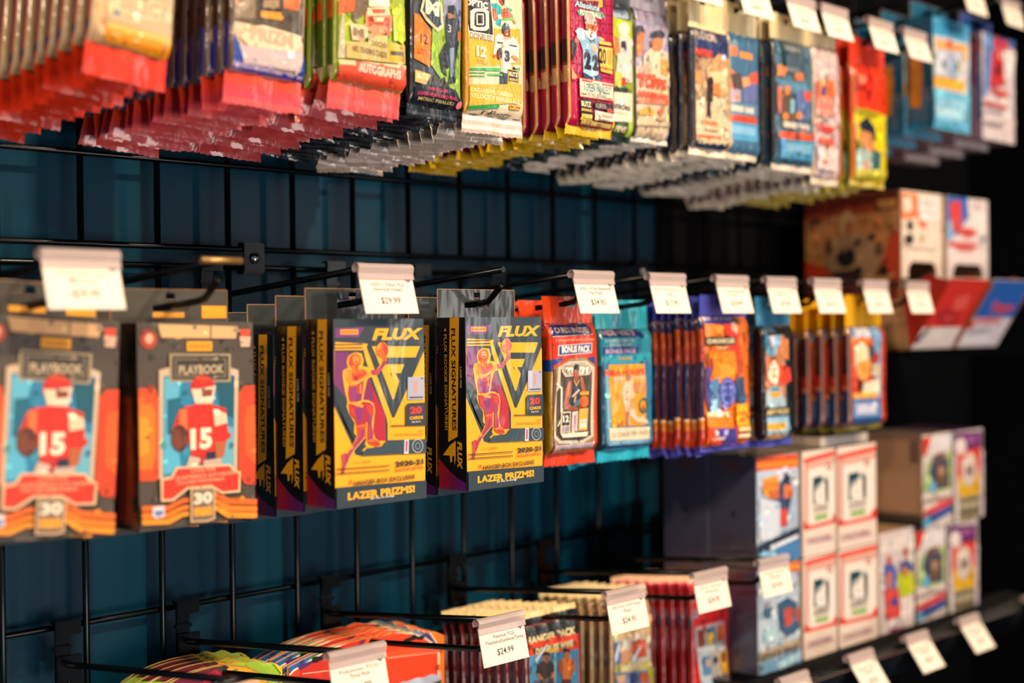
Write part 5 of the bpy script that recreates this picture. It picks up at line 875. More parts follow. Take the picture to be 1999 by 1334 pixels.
def b3_art(A):
    A.U(0, 0, 1, 1, '#ccb48c').P([(1060, 330), (1180, 330), (1190, 560), (1080, 540)], '#d8cca8').P([(1150, 540), (1400, 520), (1420, 800), (1165, 800)], '#c8c8c0').P([(1150, 560), (1240, 550), (1240, 690), (1160, 700)], '#5c78a8').P([(1290, 545), (1380, 530), (1385, 640), (1300, 650)], '#c8603c').E(1250, 590, 34, 48, '#d8c8b8').P([(1230, 600), (1280, 600), (1280, 690), (1220, 690)], '#d8a478').P([(1180, 690), (1210, 560), (1222, 560), (1192, 700)], '#e8f0f8').P([(1280, 680), (1340, 570), (1350, 580), (1296, 690)], '#e8f0f8')
    A.P([(1190, 690), (1400, 660), (1405, 720), (1195, 740)], '#c8c078').T('WWE', 1220, 680, 1350, 730, '#e8e0b0', .06).P([(1180, 740), (1410, 720), (1420, 830), (1190, 830)], '#7c88a8').P([(1200, 760), (1250, 750), (1250, 800), (1205, 800)], '#d8b088').P([(1270, 750), (1320, 740), (1320, 800), (1275, 800)], '#48547c').P([(1340, 740), (1390, 735), (1395, 800), (1345, 800)], '#b8603c').P([(1395, 700), (1425, 700), (1425, 830), (1405, 830)], '#a8a838'); return A.MOT(150, 23, 0.09)
low(b3_art, 1.261, -.128, .070, -.294, -.440, .011, .008, D3, 'tan and white hanger pack', 'tan and white hanger pack behind the $24.95 tag, foremost on its hook', 8, .0134, '#ccb48c', '#8c6440', '#b89060', '#e4cc98', '#c8b890', 52,
    sidebands=[(.55, 1, '#8c8430')], edge='#c09868', flap_top='#ecd8a8', tilt=.25)
def b4_art(A):
    A.U(0, 0, 1, 1, '#cc2424').P([(1560, 240), (1800, 180), (1850, 400), (1640, 420)], '#d42c28').P([(1600, 370), (1700, 350), (1710, 400), (1615, 415)], '#5ca8c4')
    A.P([(1680, 460), (1870, 410), (1900, 830), (1730, 830)], '#e08490').P([(1690, 470), (1860, 425), (1890, 770), (1725, 800)], '#b8c4cc').P([(1700, 480), (1745, 468), (1752, 570), (1708, 580)], '#8c4438').P([(1755, 465), (1810, 450), (1815, 560), (1760, 570)], '#5c7488').P([(1765, 500), (1800, 492), (1800, 560), (1768, 565)], '#e0c020').P([(1822, 448), (1856, 440), (1865, 540), (1826, 548)], '#d86c30').P([(1700, 590), (1870, 560), (1872, 590), (1704, 618)], '#dce4e4')
    A.P([(1730, 640), (1780, 630), (1785, 750), (1735, 760)], '#5c88b0').P([(1790, 620), (1830, 612), (1830, 760), (1795, 765)], '#b0a4a0').P([(1838, 610), (1880, 600), (1890, 740), (1845, 750)], '#d8a838').P([(1750, 660), (1775, 655), (1775, 700), (1755, 705)], '#c8a080').E(1810, 660, 14, 22, '#2c2c34').E(1860, 640, 14, 22, '#8c5c3c').P([(1725, 800), (1900, 770), (1900, 840), (1725, 840)], '#a8d0e0'); return A.MOT(120, 24, 0.07)
low(b4_art, 1.372, -.155, .074, -.288, -.440, .011, .008, D3, 'red and pink hanger pack', 'red and pink hanger pack beside the box stack, foremost on its hook', 9, .0134, '#cc2424', '#a81420', '#c8607c', '#d84060', '#c82424', 53,
    sidebands=[(0, .20, '#b81820'), (.20, .27, '#1c5c74'), (.72, .735, '#5c0c18'), (.78, .80, '#5c0c18')], edge='#981220', flap_top='#f0c8a8', tilt=.25)

# --- hooks
hk = 'black double wire hook '
for w_, X_, lab, tg in (
    (WMID, .538, hk+'holding the leftmost orange football boxes', 1), (WMID, .6535, hk+'without a tag above the number 15 football box', 0), (WMID, .809, hk+'through the yellow hanger boxes under the $29.99 tag', 1),
    (WMID, .956, hk+'without a tag above the sharp yellow hanger box', 2), (WMID, 1.073, hk+'through the orange foil fat packs', 1), (WMID, 1.188, hk+'through the turquoise foil fat packs', 1), (WMID, 1.301, hk+'through the orange and navy packs', 1),
    (WMID, 1.396, hk+'through the black and pale blue packs', 1), (WMID, 1.492, 'empty '+hk+'between the pale blue and yellow-topped packs', 1), (WMID, 1.603, hk+'through the yellow-topped packs', 1), (WMID, 1.709, 'empty '+hk+'in front of the open display boxes', 1),
    (WLOW, .659, 'empty '+hk+'at the lower left of the grid', 1), (WLOW, .778, hk+'through the lime and magenta blister cards', 1), (WLOW, .944, hk+'through the orange and green blister cards', 1), (WLOW, 1.118, hk+'through the black and red hanger packs', 1),
    (WLOW, 1.260, hk+'through the tan and white hanger packs', 1), (WLOW, 1.374, hk+'through the red and pink hanger packs', 1),
    (WTOP, .592, hk+'through the cream and gold packs', 0), (WTOP, .700, hk+'through the silver and blue packs', 0), (WTOP, .800, hk+'through the lime football packs', 0), (WTOP, .873, hk+'through the charcoal football packs', 0), (WTOP, .943, hk+'through the yellow and cream packs', 0), (WTOP, 1.0735, hk+'through the magenta packs', 0),
    (WTOP, 1.146, hk+'through the lime and cream packs', 0), (WTOP, 1.209, hk+'through the cream baseball packs', 1), (WTOP, 1.286, hk+'through the navy and tan packs', 1), (WTOP, 1.347, hk+'through the narrow blue packs', 1), (WTOP, 1.441, hk+'through the wide blue packs', 1),
    (WTOP, 1.512, hk+'through the white and red foil packs', 1), (WTOP, 1.6205, hk+'through the red and yellow packs', 1), (WTOP, 1.709, 'empty '+hk+'left of the light blue hanger boxes', 1), (WHI, 1.872, hk+'through the light blue hanger boxes', 1), (WHI, 1.988, hk+'through the white hanger boxes at the far right', 1)):
    hook(w_, X_, lab, tg)
# --- price tags
def tg(w_, X_, lines, price, label, dz=0.0, dy=0.0, tilt=15, yaw=0):
    Yt = -.2365+dy; price_tag(X_, Yt, topz(w_, -.24)-.0035+dz, lines, price, label, tilt, yaw)
two = lambda a, b: [(a, 16, 84), (b, 32, 68)]
tg(WMID, .537, two('2020 Football Hanger', 'Box'), '$29.99', 'large blurred price tag above the leftmost football box', .003)
tg(WMID, .811, [('2020-21 Panini Flux', 20, 80), ('Basketball Hanger', 24, 76)], '$29.99', 'price tag reading $29.99 above the yellow hanger boxes')
tg(WMID, 1.073, [('2020-21 Prizm Basketball', 12, 88), ('Fat Pack', 36, 64)], '$34.95', 'price tag reading $34.95 above the orange foil pack')
tg(WMID, 1.188, [('2019-20 Hoops Premium Fat', 10, 90), ('Pack', 42, 58)], '$17.95', 'price tag reading $17.95 right of the $34.95 tag')
tg(WMID, 1.301, [('Chronicles Basketball', 14, 86), ('Pack', 40, 60)], '$14.99', 'price tag above the orange pack with blue oval badge')
tg(WMID, 1.396, two('Contenders Draft', 'Picks'), '$19.95', 'price tag above the black and pale blue pack')
tg(WMID, 1.492, two('Premium Stock', 'Pack'), '$16.95', 'price tag on the empty hook left of the yellow-topped packs')
tg(WMID, 1.603, two('Hoops Winter', 'Pack'), '$9.95', 'price tag above the yellow-topped front pack')
tg(WMID, 1.709, two('Series One', 'Pack'), '$9.95', 'price tag in front of the open display boxes')
tg(WLOW, .776, two('Pokemon TCG', 'Three Pack'), '$14.99', 'price tag at the bottom cut by the frame, before the orange blister card', .004, 0, 12)
tg(WLOW, .942, [('Pokemon TCG', 30, 74), ('Thundurus/Landorus/Torna', 12, 92)], '$24.99', 'price tag reading $24.99 in the bottom row', .004, 0, 12)
tg(WLOW, 1.116, [('2022 Prizm WWE Hanger', 12, 88), ('Pack', 40, 60)], '$24.95', 'price tag reading $24.95 before the tan hanger pack', .004, 0, 12)
tg(WLOW, 1.256, two('2022 Hanger', 'Pack'), '$24.95', 'price tag before the red and pink hanger pack', .003, 0, 12)
tg(WLOW, 1.375, two('Update Hanger', 'Pack'), '$19.95', 'price tag hanging before the lower blue baseball box', .002, 0, 12)
for X_, lab in ((1.150, 'price tag at the very top edge, above the cream baseball packs'), (1.248, 'price tag above the navy-topped tan baseball pack'), (1.345, 'price tag above the narrow blue baseball pack'), (1.441, 'price tag above the wide blue baseball pack'), (1.514, 'price tag above the white and red foil pack'), (1.622, 'price tag above the red and yellow pack'), (1.709, 'price tag on the empty hook left of the light blue box')):
    tg(WTOP, X_, two('Baseball Pack', 'Series'), '$24.95', lab, .001, 0, 17)
tg(WHI, 1.872, two('Hanger Box', 'Baseball'), '$24.95', 'price tag above the light blue hanger box at the top edge', -.002)
tg(WHI, 1.990, two('Hanger Box', 'Baseball'), '$24.95', 'price tag above the white hanger box at the far right', -.002)

# --- boxes on the lower shelf
BY = -.200; ZS = -.390
shelf = empty('wire_shelf', (1.70, 0, ZS), 'black wire shelf under the stacked card boxes', 'shelf')
bm = NB()
for k in range(58): tube(bm, [(-.325+k*.0122, -.008, -.0012), (-.325+k*.0122, -.262, -.0012)], .0011, 6)
finish('wire_deck', bm, 'metal', shelf)
bm = NB(); box(bm, -.335, .385, -.2655, -.2615, -.022, .0006); box(bm, -.335, .385, -.262, -.259, -.022, -.019)
bmesh.ops.bevel(bm, geom=bm.edges[:], offset=.0006, segments=2, affect='EDGES'); finish('front_lip', bm, 'metal', shelf)
bm = NB(); tube(bm, [(-.333, -.004, -.004), (.383, -.004, -.004)], .003, 8); finish('rear_rail', bm, 'metal', shelf)
bm = NB(); tube(bm, [(-.333, -.13, -.0045), (.383, -.13, -.0045)], .0022, 8); finish('middle_rail', bm, 'metal', shelf)
for sx in (-.333, .383):
    bm = NB(); box(bm, sx-.0012, sx+.0012, -.262, -.004, -.03, -.001); finish('end_bracket', bm, 'metal', shelf)
def cbox(x0, x1, z0, z1, d, fa, sa, cols, label, Yf=BY, seed=0, group=None, mat='wrap', dx=0):
    w = x1-x0; X = (x0+x1)/2; h = z1-z0
    A = fa(frame(X, Yf, z1, w-.0012, 0, h, D4 if x1 < 1.69 else D5)) if fa else None
    B = sa(side_frame(x0, Yf, Yf+d, z0, z1, D4 if x1 < 1.69 else D5)) if sa else None
    r = carton('card_box', w-.0012, h-.0006, d, 0, A, B, cols, None, label, 'box', mat, 0.0)
    r.location = (X, Yf, z1+H0); return r
def c1_art(A):
    A.U(0, 0, 1, 1, '#a8bcd4').P([(580, 190), (800, 170), (800, 240), (585, 262)], '#e2602c').P([(590, 215), (795, 200), (795, 232), (590, 248)], '#ee8c28').P([(590, 262), (800, 240), (800, 330), (590, 340)], '#c0cce0').P([(615, 300), (690, 280), (700, 370), (640, 400), (615, 370)], '#e8a438').T('BIG LEAGUE', 620, 310, 695, 350, '#d87c28', .05)
    A.P([(700, 320), (730, 280), (760, 320), (760, 400), (740, 500), (700, 500), (690, 400)], '#3c4c74').P([(720, 330), (760, 330), (770, 390), (720, 400)], '#e08040').P([(640, 360), (690, 350), (700, 400), (650, 400)], '#c86c38').P([(680, 460), (740, 450), (740, 540), (680, 540)], '#c84c3c').E(738, 300, 14, 20, '#2c2c38').P([(600, 400), (700, 420), (700, 600), (600, 620)], '#cdd8e6')
    A.P([(590, 640), (800, 540), (800, 580), (590, 690)], '#283850').P([(590, 690), (805, 590), (805, 700), (592, 750)], '#4c84b8').P([(650, 640), (790, 580), (790, 600), (650, 665)], '#dce4ec').P([(595, 680), (660, 660), (680, 720), (600, 740)], '#8cc0e0'); return A.MOT(110, 25, 0.08)
def c1_low(A):
    A.U(0, 0, 1, 1, '#b4c4d4').P([(730, 715), (810, 705), (815, 770), (735, 765)], '#e2602c').P([(740, 735), (810, 728), (812, 760), (742, 758)], '#ee9830').P([(600, 770), (640, 760), (640, 900), (600, 900)], '#c8d0dc').P([(690, 930), (740, 900), (790, 930), (800, 1060), (740, 1100), (700, 1060)], '#3f6080').P([(720, 960), (760, 950), (760, 1040), (725, 1050)], '#c8543c').P([(770, 960), (805, 950), (805, 1020), (775, 1020)], '#a86050').P([(620, 960), (660, 950), (650, 1010), (625, 1000)], '#4c6c88').P([(620, 1080), (680, 1050), (680, 1120), (620, 1130)], '#a8d0d8')
    A.P([(598, 1180), (800, 1110), (805, 1150), (600, 1230)], '#aca088').T('UPDATE SERIES', 602, 1165, 790, 1195, '#54504c', .05).P([(600, 1235), (812, 1160), (815, 1250), (602, 1300)], '#78a4c4').P([(680, 1230), (812, 1170), (812, 1210), (690, 1270)], '#a8c8dc'); return A.MOT(110, 26, 0.08)
def c1_side(A):
    A.U(0, 0, 1, 1, '#4a4a62').U(.3, .04, .7, .14, '#5c4048').U(.5, .5, .55, .56, '#20242c'); return A
def c1_side2(A):
    A.U(0, 0, 1, 1, '#4a4a62').U(.3, .04, .7, .14, '#5c4048'); return A
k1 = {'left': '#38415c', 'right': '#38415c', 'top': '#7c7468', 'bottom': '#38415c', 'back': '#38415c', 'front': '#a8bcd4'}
cbox(1.401, 1.489, -.271, -.147, .064, c1_art, c1_side, k1, 'blue baseball card box with orange top band, top of the left stack')
cbox(1.401, 1.489, ZS, -.2715, .064, c1_low, c1_side2, k1, 'pale blue baseball card box at the bottom of the left stack')
cbox(1.401, 1.489, -.271, -.147, .062, c1_art, c1_side, k1, 'blue baseball card box behind the upper front box', BY+.0655)
cbox(1.401, 1.489, ZS, -.2715, .062, c1_low, c1_side2, k1, 'blue baseball card box behind the lower front box', BY+.0655)
def don(dx, dy, sx=1.0):
    def f(A):
        g = lambda p: [((x-995)*sx+995+dx, y+dy) for x, y in p]
        A.U(0, 0, 1, 1, '#e4d4c8').P(g([(1000, 180), (1195, 130), (1195, 158), (1000, 205)]), '#e05038').P(g([(1008, 200), (1020, 200), (1020, 540), (1008, 540)]), '#d8705c').P(g([(1018, 205), (1190, 165), (1192, 195), (1018, 232)]), '#d8a898')
        A.P(g([(1030, 240), (1180, 200), (1180, 470), (1030, 500)]), '#ece2d8').P(g([(1052, 275), (1105, 262), (1105, 320), (1052, 330)]), '#1e5458').P(g([(1052, 285), (1140, 262), (1140, 400), (1052, 415)]), '#b4b8b4').P(g([(1052, 275), (1104, 264), (1104, 300), (1075, 312), (1062, 340), (1062, 410), (1052, 412)]), '#1c4c54').P(g([(1112, 290), (1142, 280), (1142, 400), (1130, 402)]), '#34484c')
        a, b = g([(1064, 296), (1122, 406)]); A.T('d', a[0], a[1], b[0], b[1], '#f0e8e0', .05)
        a, b = g([(1054, 410), (1142, 442)]); A.T('DONRUSS', a[0], a[1], b[0], b[1], '#5c5450', .04)
        A.P(g([(1052, 450), (1140, 436), (1140, 448), (1052, 462)]), '#b8b0a4').P(g([(1060, 470), (1138, 455), (1138, 478), (1062, 492)]), '#84b454').RING(*g([(1146, 218)])[0], 15, 18, '#b04438', .45)
        A.P(g([(1000, 500), (1040, 520), (1195, 480), (1195, 500), (1000, 545)]), '#e0503c').P(g([(1168, 470), (1195, 440), (1195, 490), (1168, 492)]), '#d84434').P(g([(1000, 500), (1030, 520), (1000, 535)]), '#c83c30')
        A.P(g([(1000, 560), (1195, 510), (1195, 640), (1000, 690)]), '#e4d4c8'); a, b = g([(1014, 568), (1170, 606)]); A.T('DONRUSS BASEBALL', a[0], a[1], b[0], b[1], '#a87c88', .05)
        return A
    return f
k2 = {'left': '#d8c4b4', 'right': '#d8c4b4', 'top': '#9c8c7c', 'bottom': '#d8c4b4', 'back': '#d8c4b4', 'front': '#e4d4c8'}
dw = .0
cbox(1.4975, 1.5725, -.271, -.147, .10, don(-172, 20, .87), None, k2, 'white and red card box with letter d, upper left of four alike')
cbox(1.4975, 1.5725, ZS, -.2715, .10, don(-168, 540, .87), None, k2, 'white and red card box with letter d, lower left of four alike')
cbox(1.5775, 1.672, -.271, -.147, .10, don(0, 0), None, k2, 'white and red card box with letter d, upper right of four alike')
cbox(1.5775, 1.672, ZS, -.2715, .10, don(8, 500), None, k2, 'white and red card box with letter d, lower right of four alike')
def c4_art(A):
    A.U(0, 0, 1, 1, '#d0c4c4').P([(290, 640), (460, 600), (460, 680), (295, 700)], '#dcd2ce').P([(310, 760), (345, 740), (370, 780), (370, 880), (320, 890)], '#5868b0').E(335, 735, 12, 24, '#c06850').P([(390, 750), (420, 730), (450, 760), (450, 800), (390, 800)], '#3c5494').E(415, 695, 12, 26, '#a86040').P([(375, 800), (450, 790), (455, 890), (400, 925), (375, 880)], '#b8c428').P([(320, 800), (345, 795), (345, 870), (320, 870)], '#c87c5c').E(410, 790, 16, 26, '#b07c4c')
    A.P([(312, 880), (380, 875), (385, 1010), (320, 1030)], '#d85048').E(357, 940, 18, 24, '#4c4c8c').T('Topps', 345, 960, 425, 1018, '#d8503c', .06).P([(385, 930), (450, 910), (450, 1020), (390, 1040)], '#dccfcc').P([(335, 1070), (420, 1060), (418, 1090), (340, 1098)], '#7c3848'); return A.MOT(90, 27, 0.07)
cbox(1.6765, 1.768, ZS, -.262, .10, c4_art, None, {**k2, 'top': '#c8a478'}, 'white baseball card box with two blue players, right of the letter d boxes')
def c5_art(dx, dy):
    def f(A):
        g = lambda p: [(x+dx, y+dy) for x, y in p]
        A.U(0, 0, 1, 1, '#d4ccc8').P(g([(500, 140), (545, 130), (520, 210), (500, 240)]), '#cc3428').P(g([(560, 130), (645, 122), (640, 180), (540, 230)]), '#dcd8dc').P(g([(520, 260), (640, 200), (640, 400), (500, 410)]), '#a8c080')
        A.P(g([(545, 240), (580, 210), (625, 240), (630, 380), (560, 390), (530, 310)]), '#48506c').P(g([(560, 280), (615, 270), (610, 370), (570, 370)]), '#74583c').E(*g([(562, 240)])[0], 12, 24, '#7c5c4c').E(*g([(600, 228)])[0], 12, 24, '#8c6c5c').E(*g([(588, 300)])[0], 14, 26, '#b09078').P(g([(530, 370), (560, 350), (560, 400), (530, 410)]), '#6cb0d8')
        A.P(g([(495, 450), (640, 380), (640, 430), (498, 500)]), '#dccfc8').T('CHRONICLES', *g([(503, 430)])[0], *g([(630, 450)])[0], '#5c5458', .06).P(g([(500, 500), (640, 425), (640, 460), (500, 535)]), '#cc4c50').P(g([(498, 535), (640, 462), (640, 500), (500, 580)]), '#3c5ca0').P(g([(498, 540), (530, 520), (520, 570), (498, 580)]), '#4cb0d4'); return A
    return lambda A: f(A).MOT(90, 7, .08)
def c5_side(A):
    A.U(0, 0, 1, 1, '#a88468').U(0, .0, 1, .06, '#8c6c5c').U(.82, .06, .96, .3, '#74584c').U(0, .88, 1, 1, '#26262c').U(.1, .84, 1, .90, '#4c4038').U(.28, .4, .9, .8, '#b08c6c'); return A
cbox(1.7735, 1.858, ZS, -.271, .10, c5_art(-32, 460), c5_side, {**k2, 'left': '#a88468'}, 'red, white and blue sports card box, lower one of its pair')
cbox(1.7935, 1.8785, -.2705, -.146, .10, c5_art(0, 0), c5_side, {**k2, 'left': '#a88468'}, 'red, white and blue sports card box with tan side, upper one of its pair')
def c6_art(dx, dy):
    def f(A):
        g = lambda p: [(x+dx, y+dy) for x, y in p]
        A.U(0, 0, 1, 1, '#c8bcc0').P(g([(655, 115), (790, 105), (790, 190), (660, 220)]), '#6c3470').P(g([(700, 125), (780, 118), (780, 150), (700, 160)]), '#8c5488').P(g([(670, 215), (785, 180), (785, 330), (670, 350)]), '#dc4424').P(g([(672, 330), (782, 310), (780, 410), (680, 430)]), '#dcb018').P(g([(720, 205), (755, 225), (765, 310), (730, 385), (695, 360), (685, 260)]), '#c8b8ac').P(g([(720, 218), (750, 236), (757, 308), (728, 368), (702, 348), (694, 266)]), '#dccfc8').T('M', *g([(710, 265)])[0], *g([(745, 330)])[0], '#8c7470', .05).E(*g([(684, 180)])[0], 26, 42, '#e4d8d8')
        A.P(g([(655, 440), (790, 410), (790, 520), (650, 550)]), '#8c8468').P(g([(675, 450), (780, 425), (780, 500), (680, 520)]), '#746c54').T('MOSAIC', *g([(682, 450)])[0], *g([(775, 480)])[0], '#c8c0a0', .05).P(g([(780, 200), (795, 200), (795, 520), (778, 520)]), '#d0c4cc').P(g([(650, 440), (675, 440), (672, 545), (648, 550)]), '#d8d0d4'); return A
    return lambda A: f(A).MOT(70, 8, .07)
cbox(1.865, 1.956, ZS, -.271, .10, c6_art(-26, 455), None, {**k2, 'left': '#8c7c78', 'top': '#5c3460'}, 'purple, red and yellow card box, lower one at the right end')
cbox(1.883, 1.973, -.2705, -.1465, .10, c6_art(0, 0), None, {**k2, 'left': '#8c7c78', 'top': '#5c3460'}, 'purple, red and yellow card box, upper one at the right end')
r = carton('card_box', .112, .0125, .09, 0, None, None, {'front': '#d8cfc8', 'left': '#c8b8a8', 'top': '#8c7c70', 'right': '#d84c34', 'back': '#c8b8a8', 'bottom': '#c8b8a8'}, None, 'flat white card box lying on top of the letter d boxes', 'box', 'wrap', 0.0)
r.location = (1.610, -.192, -.1337+H0)
# shelf-edge tags
for i, (x, lab) in enumerate(((1.373, 'shelf-edge price tag at the left end of the lower shelf'), (1.515, 'shelf-edge price tag before the letter d boxes'), (1.650, 'shelf-edge price tag before the two-player box'), (1.790, 'shelf-edge price tag before the purple and yellow box'), (1.990, 'shelf-edge price tag alone at the right end of the lower shelf'))):
    price_tag(x, -.262, ZS+.012, two('Blaster Box', 'Baseball'), '$39.95', lab, 34, 0, .056, .044)

# --- open display boxes on the small shelf
us = empty('shelf_board', (1.92, 0, -.0345), 'small black shelf under the open display boxes', 'shelf')
bm = NB(); box(bm, -.165, .22, -.20, -.002, -.006, 0); bmesh.ops.bevel(bm, geom=bm.edges[:], offset=.0008, segments=2, affect='EDGES'); finish('board', bm, 'metal', us)
bm = NB(); box(bm, -.165, .22, -.203, -.2002, -.012, .0012); finish('front_lip', bm, 'metal', us)
def p_side(A):
    A.U(0, 0, 1, 1, '#a86c3c').P([(400, 100), (860, 55), (860, 200), (400, 180)], '#5c1c10').P([(400, 180), (560, 150), (860, 90), (860, 130), (640, 170), (400, 240)], '#8c3c1c').P([(420, 200), (860, 140), (860, 400), (420, 440)], '#b8804c').P([(400, 380), (520, 420), (560, 480), (400, 500)], '#b83c18').P([(820, 260), (870, 240), (880, 480), (780, 470)], '#b84420').P([(440, 190), (500, 185), (500, 215), (440, 220)], '#5c3420').P([(760, 100), (850, 90), (850, 130), (780, 140)], '#c08850')
    A.E(625, 215, 40, 62, '#b89468', 18).E(635, 235, 26, 38, '#a0683c').P([(540, 300), (600, 270), (700, 270), (760, 300), (780, 400), (740, 470), (560, 470), (530, 400)], '#9c7c5c').E(620, 370, 46, 48, '#241c20').P([(560, 440), (700, 420), (690, 470), (550, 490)], '#2c1c18').E(538, 320, 14, 40, '#5c3c28').E(742, 275, 14, 18, '#2c1c1c').E(775, 330, 20, 36, '#6c4c34').E(675, 300, 14, 20, '#4c3428').E(795, 440, 22, 36, '#241418').P([(590, 340), (640, 310), (640, 330), (600, 350)], '#8c6c50')
    A.P([(420, 490), (860, 470), (860, 620), (420, 620)], '#7c2c18').P([(760, 600), (900, 560), (905, 800), (760, 800)], '#b88c60').P([(700, 480), (860, 440), (780, 520)], '#b88858'); return A.MOT(120, 28, 0.06)
def p_front(A):
    A.U(0, 0, 1, 1, '#e0cfc0').P([(860, 60), (940, 70), (940, 180), (870, 190)], '#e8804c').P([(870, 90), (910, 80), (910, 150), (880, 160)], '#ecd4c0').P([(940, 160), (980, 190), (980, 240), (945, 220)], '#e07850').E(905, 220, 14, 26, '#2c2c2c').E(900, 285, 22, 26, '#38302c').E(960, 280, 10, 22, '#b89c70').P([(945, 85), (1035, 90), (1040, 200), (950, 195)], '#e8e0dc').T('2021', 960, 100, 1020, 130, '#a89c98', .03).T('FOOTBALL', 955, 150, 1030, 170, '#b0a4a0', .03).T('TRADING CARDS', 890, 320, 1030, 340, '#a8a09c', .03); return A.MOT(50, 29, 0.06)
def q_front(A):
    A.U(0, 0, 1, 1, '#dcd0d0').P([(1075, 80), (1175, 90), (1180, 180), (1130, 260), (1080, 280)], '#2c68b8').P([(1085, 200), (1110, 190), (1110, 290), (1085, 290)], '#88b4dc').P([(1095, 110), (1140, 100), (1150, 200), (1135, 240), (1100, 200)], '#d84838').P([(1100, 200), (1140, 180), (1150, 240), (1110, 250)], '#cc5c58').P([(1180, 105), (1262, 112), (1265, 260), (1185, 240)], '#e4dcdc').T('2021', 1195, 120, 1250, 150, '#a8a0a4', .03).T('Topps', 1115, 215, 1215, 285, '#d04030', .07).P([(1090, 295), (1225, 305), (1225, 322), (1092, 320)], '#c84848').T('BASEBALL', 1125, 320, 1210, 345, '#d86c60', .05).E(1250, 285, 14, 16, '#7c7c84'); return A.MOT(50, 30, 0.06)
def flap1(A):
    A.U(0, 0, 1, 1, '#c8342c').U(0, .68, 1, 1, '#d8d0d0').E(1090, 655, 52, 42, '#a82830', 18).P([(1130, 560), (1200, 540), (1180, 610), (1110, 620)], '#d85c54').T('PRO', 1070, 640, 1120, 680, '#c84c4c', .05).P([(930, 770), (1000, 700), (1010, 706), (945, 782)], '#50505c').P([(1010, 720), (1080, 715), (1060, 760), (990, 765)], '#e0d8d8'); return A
def flap2(A):
    A.U(0, 0, 1, 1, '#2864b4').U(0, .55, 1, 1, '#d0ccd8').P([(1180, 660), (1210, 640), (1215, 700), (1180, 710)], '#b83438').T('Topps', 1290, 580, 1400, 640, '#c84848', .06).T('BASEBALL', 1220, 650, 1350, 685, '#c85c60', .05).P([(1190, 710), (1300, 700), (1280, 725), (1180, 735)], '#a8a8b8').P([(1160, 750), (1290, 740), (1280, 770), (1150, 775)], '#e0dce4'); return A
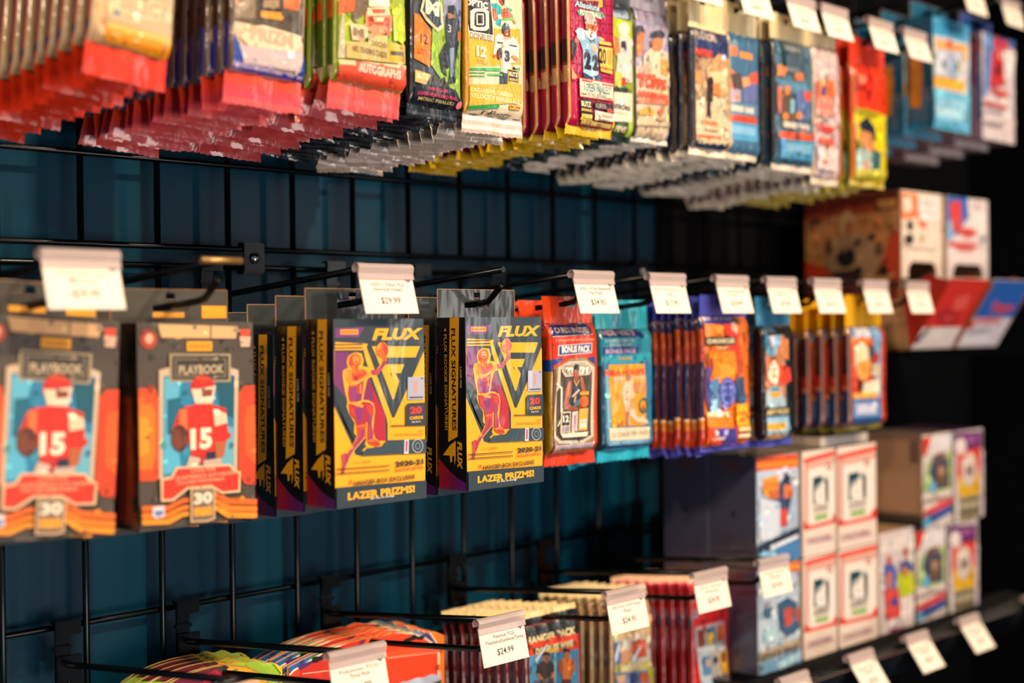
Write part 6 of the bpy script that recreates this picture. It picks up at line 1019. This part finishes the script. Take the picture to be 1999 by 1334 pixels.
def display_box(x0, x1, label, fr, sa, fl, cs, cf, cin, cwing):
    w = x1-x0; X = (x0+x1)/2; zb = -.0345; z1 = .1745; Yf = -.181; d = .142; zc = .060
    r = empty('display_box', (X, Yf, zb), label, 'box'); H = z1-zb; zl = zc-zb; t = .0016
    bm = NB()
    box(bm, -w/2, -w/2+t, 0, d, 0, H, cs); box(bm, w/2-t, w/2, 0, d, 0, H, cs); box(bm, -w/2+t, w/2-t, d-t, d, 0, H, cs); box(bm, -w/2+t, w/2-t, 0, d-t, H-t, H, cs); box(bm, -w/2+t, w/2-t, 0, d-t, 0, t, cs)
    bmesh.ops.recalc_face_normals(bm, faces=bm.faces[:])
    if sa:
        n0 = len(bm.faces); sa(side_frame(x0, Yf, Yf+d, zb, z1, C8)).build(bm, lambda u, v, l: Vector((-w/2-l, d-u*d, H-v*H))); bm.faces.ensure_lookup_table(); orient(bm, n0, Vector((-1, 0, 0)))
    finish('box_body', bm, 'card', r)
    bm = NB(); a = w/2-.0005; leg = .016; ah = .022                   # header with the torn opening between two feet
    box(bm, -a, a, -t, -.0002, zl+ah, H, cf); box(bm, -a, -a+leg, -t, -.0002, zl, zl+ah, cf); box(bm, a-leg, a, -t, -.0002, zl, zl+ah, cf)
    for s in (-1, 1): f = quad(bm, [(s*(a-leg), -t, zl+ah), (s*(a-leg), -t, zl+ah-.010), (s*(a-leg-.010), -t, zl+ah), (s*(a-leg-.009), -t, zl+ah+.001)], cf)
    bmesh.ops.recalc_face_normals(bm, faces=bm.faces[:]); n0 = len(bm.faces)
    fr(frame(X, Yf, z1, w, 0, H-zl-ah, C8)).build(bm, lambda u, v, l: Vector(((u-.5)*w, -t-l, H-v*(H-zl-ah)))); bm.faces.ensure_lookup_table(); orient(bm, n0, Vector((0, -1, 0)))
    finish('header_panel', bm, 'card', r)
    y0, y1, zt = -.012, -.068, .092; e = Vector((0, y1-y0, zt)); nrm = Vector((0, -zt, y1-y0)).normalized()
    bm = NB(); p = [(-a, y0, .001), (a, y0, .001), (a, y1, zt), (-a, y1, zt)]
    quad(bm, p, cf); back = Vector((0, 0, 0))-nrm*.0015; quad(bm, [tuple(Vector(q)+back) for q in p], cin)
    q = [Vector(k) for k in p]; b_ = [Vector(k)+back for k in p]
    for i in range(4): quad(bm, [q[i], q[(i+1) % 4], b_[(i+1) % 4], b_[i]], '#dccfc4')
    bmesh.ops.recalc_face_normals(bm, faces=bm.faces[:]); n0 = len(bm.faces)
    cr = [to_photo((X+s_*a, Yf+yy, zb+zz)) for s_, yy, zz in ((-1, y1, zt), (1, y1, zt), (1, y0, 0), (-1, y0, 0))]
    A = Art(*[((c_[0]-C8[0])/C8[2], (c_[1]-C8[1])/C8[2]) for c_ in cr])
    fl(A).build(bm, lambda u, v, l: Vector(((u-.5)*2*a, 0, 0))+Vector((0, y1, zt))-e*v+nrm*l); bm.faces.ensure_lookup_table(); orient(bm, n0, nrm)
    finish('front_flap', bm, 'card', r)
    for s in (-1, 1):                                                  # side wings of the tray
        bm = NB(); xs = s*(a+.0002)
        for xx in (xs, xs-s*.0012): 
            quad(bm, [(xx, y0, .001), (xx, y1, zt-.004), (xx, y1+.03, zt+.006), (xx, -.001, zt-.016)], cwing); quad(bm, [(xx, y0, .001), (xx, -.001, zt-.016), (xx, -.0005, .001)], cs)
        finish('tray_wing', bm, 'card', r)
    bm = NB(); box(bm, -w/2+.006, w/2-.006, .012, d-.012, t+.0005, .060, '#8c8c94'); 
    for k in range(9): box(bm, -w/2+.008, w/2-.008, .006+k*.013, .0085+k*.013, t+.0006, .064, '#a8a4a8' if k % 2 else cin)
    finish('inner_packs', bm, 'foil', r)
    return r
display_box(1.777, 1.891, 'open football display box with a large printed player on its side', p_front, p_side, flap1, '#a8845c', '#dccabc', '#7c2c24', '#b02c1c')
display_box(1.906, 2.034, 'open white and blue baseball display box, right of the football one', q_front, None, flap2, '#c8a888', '#d8cccc', '#8c5c34', '#a85c2c')
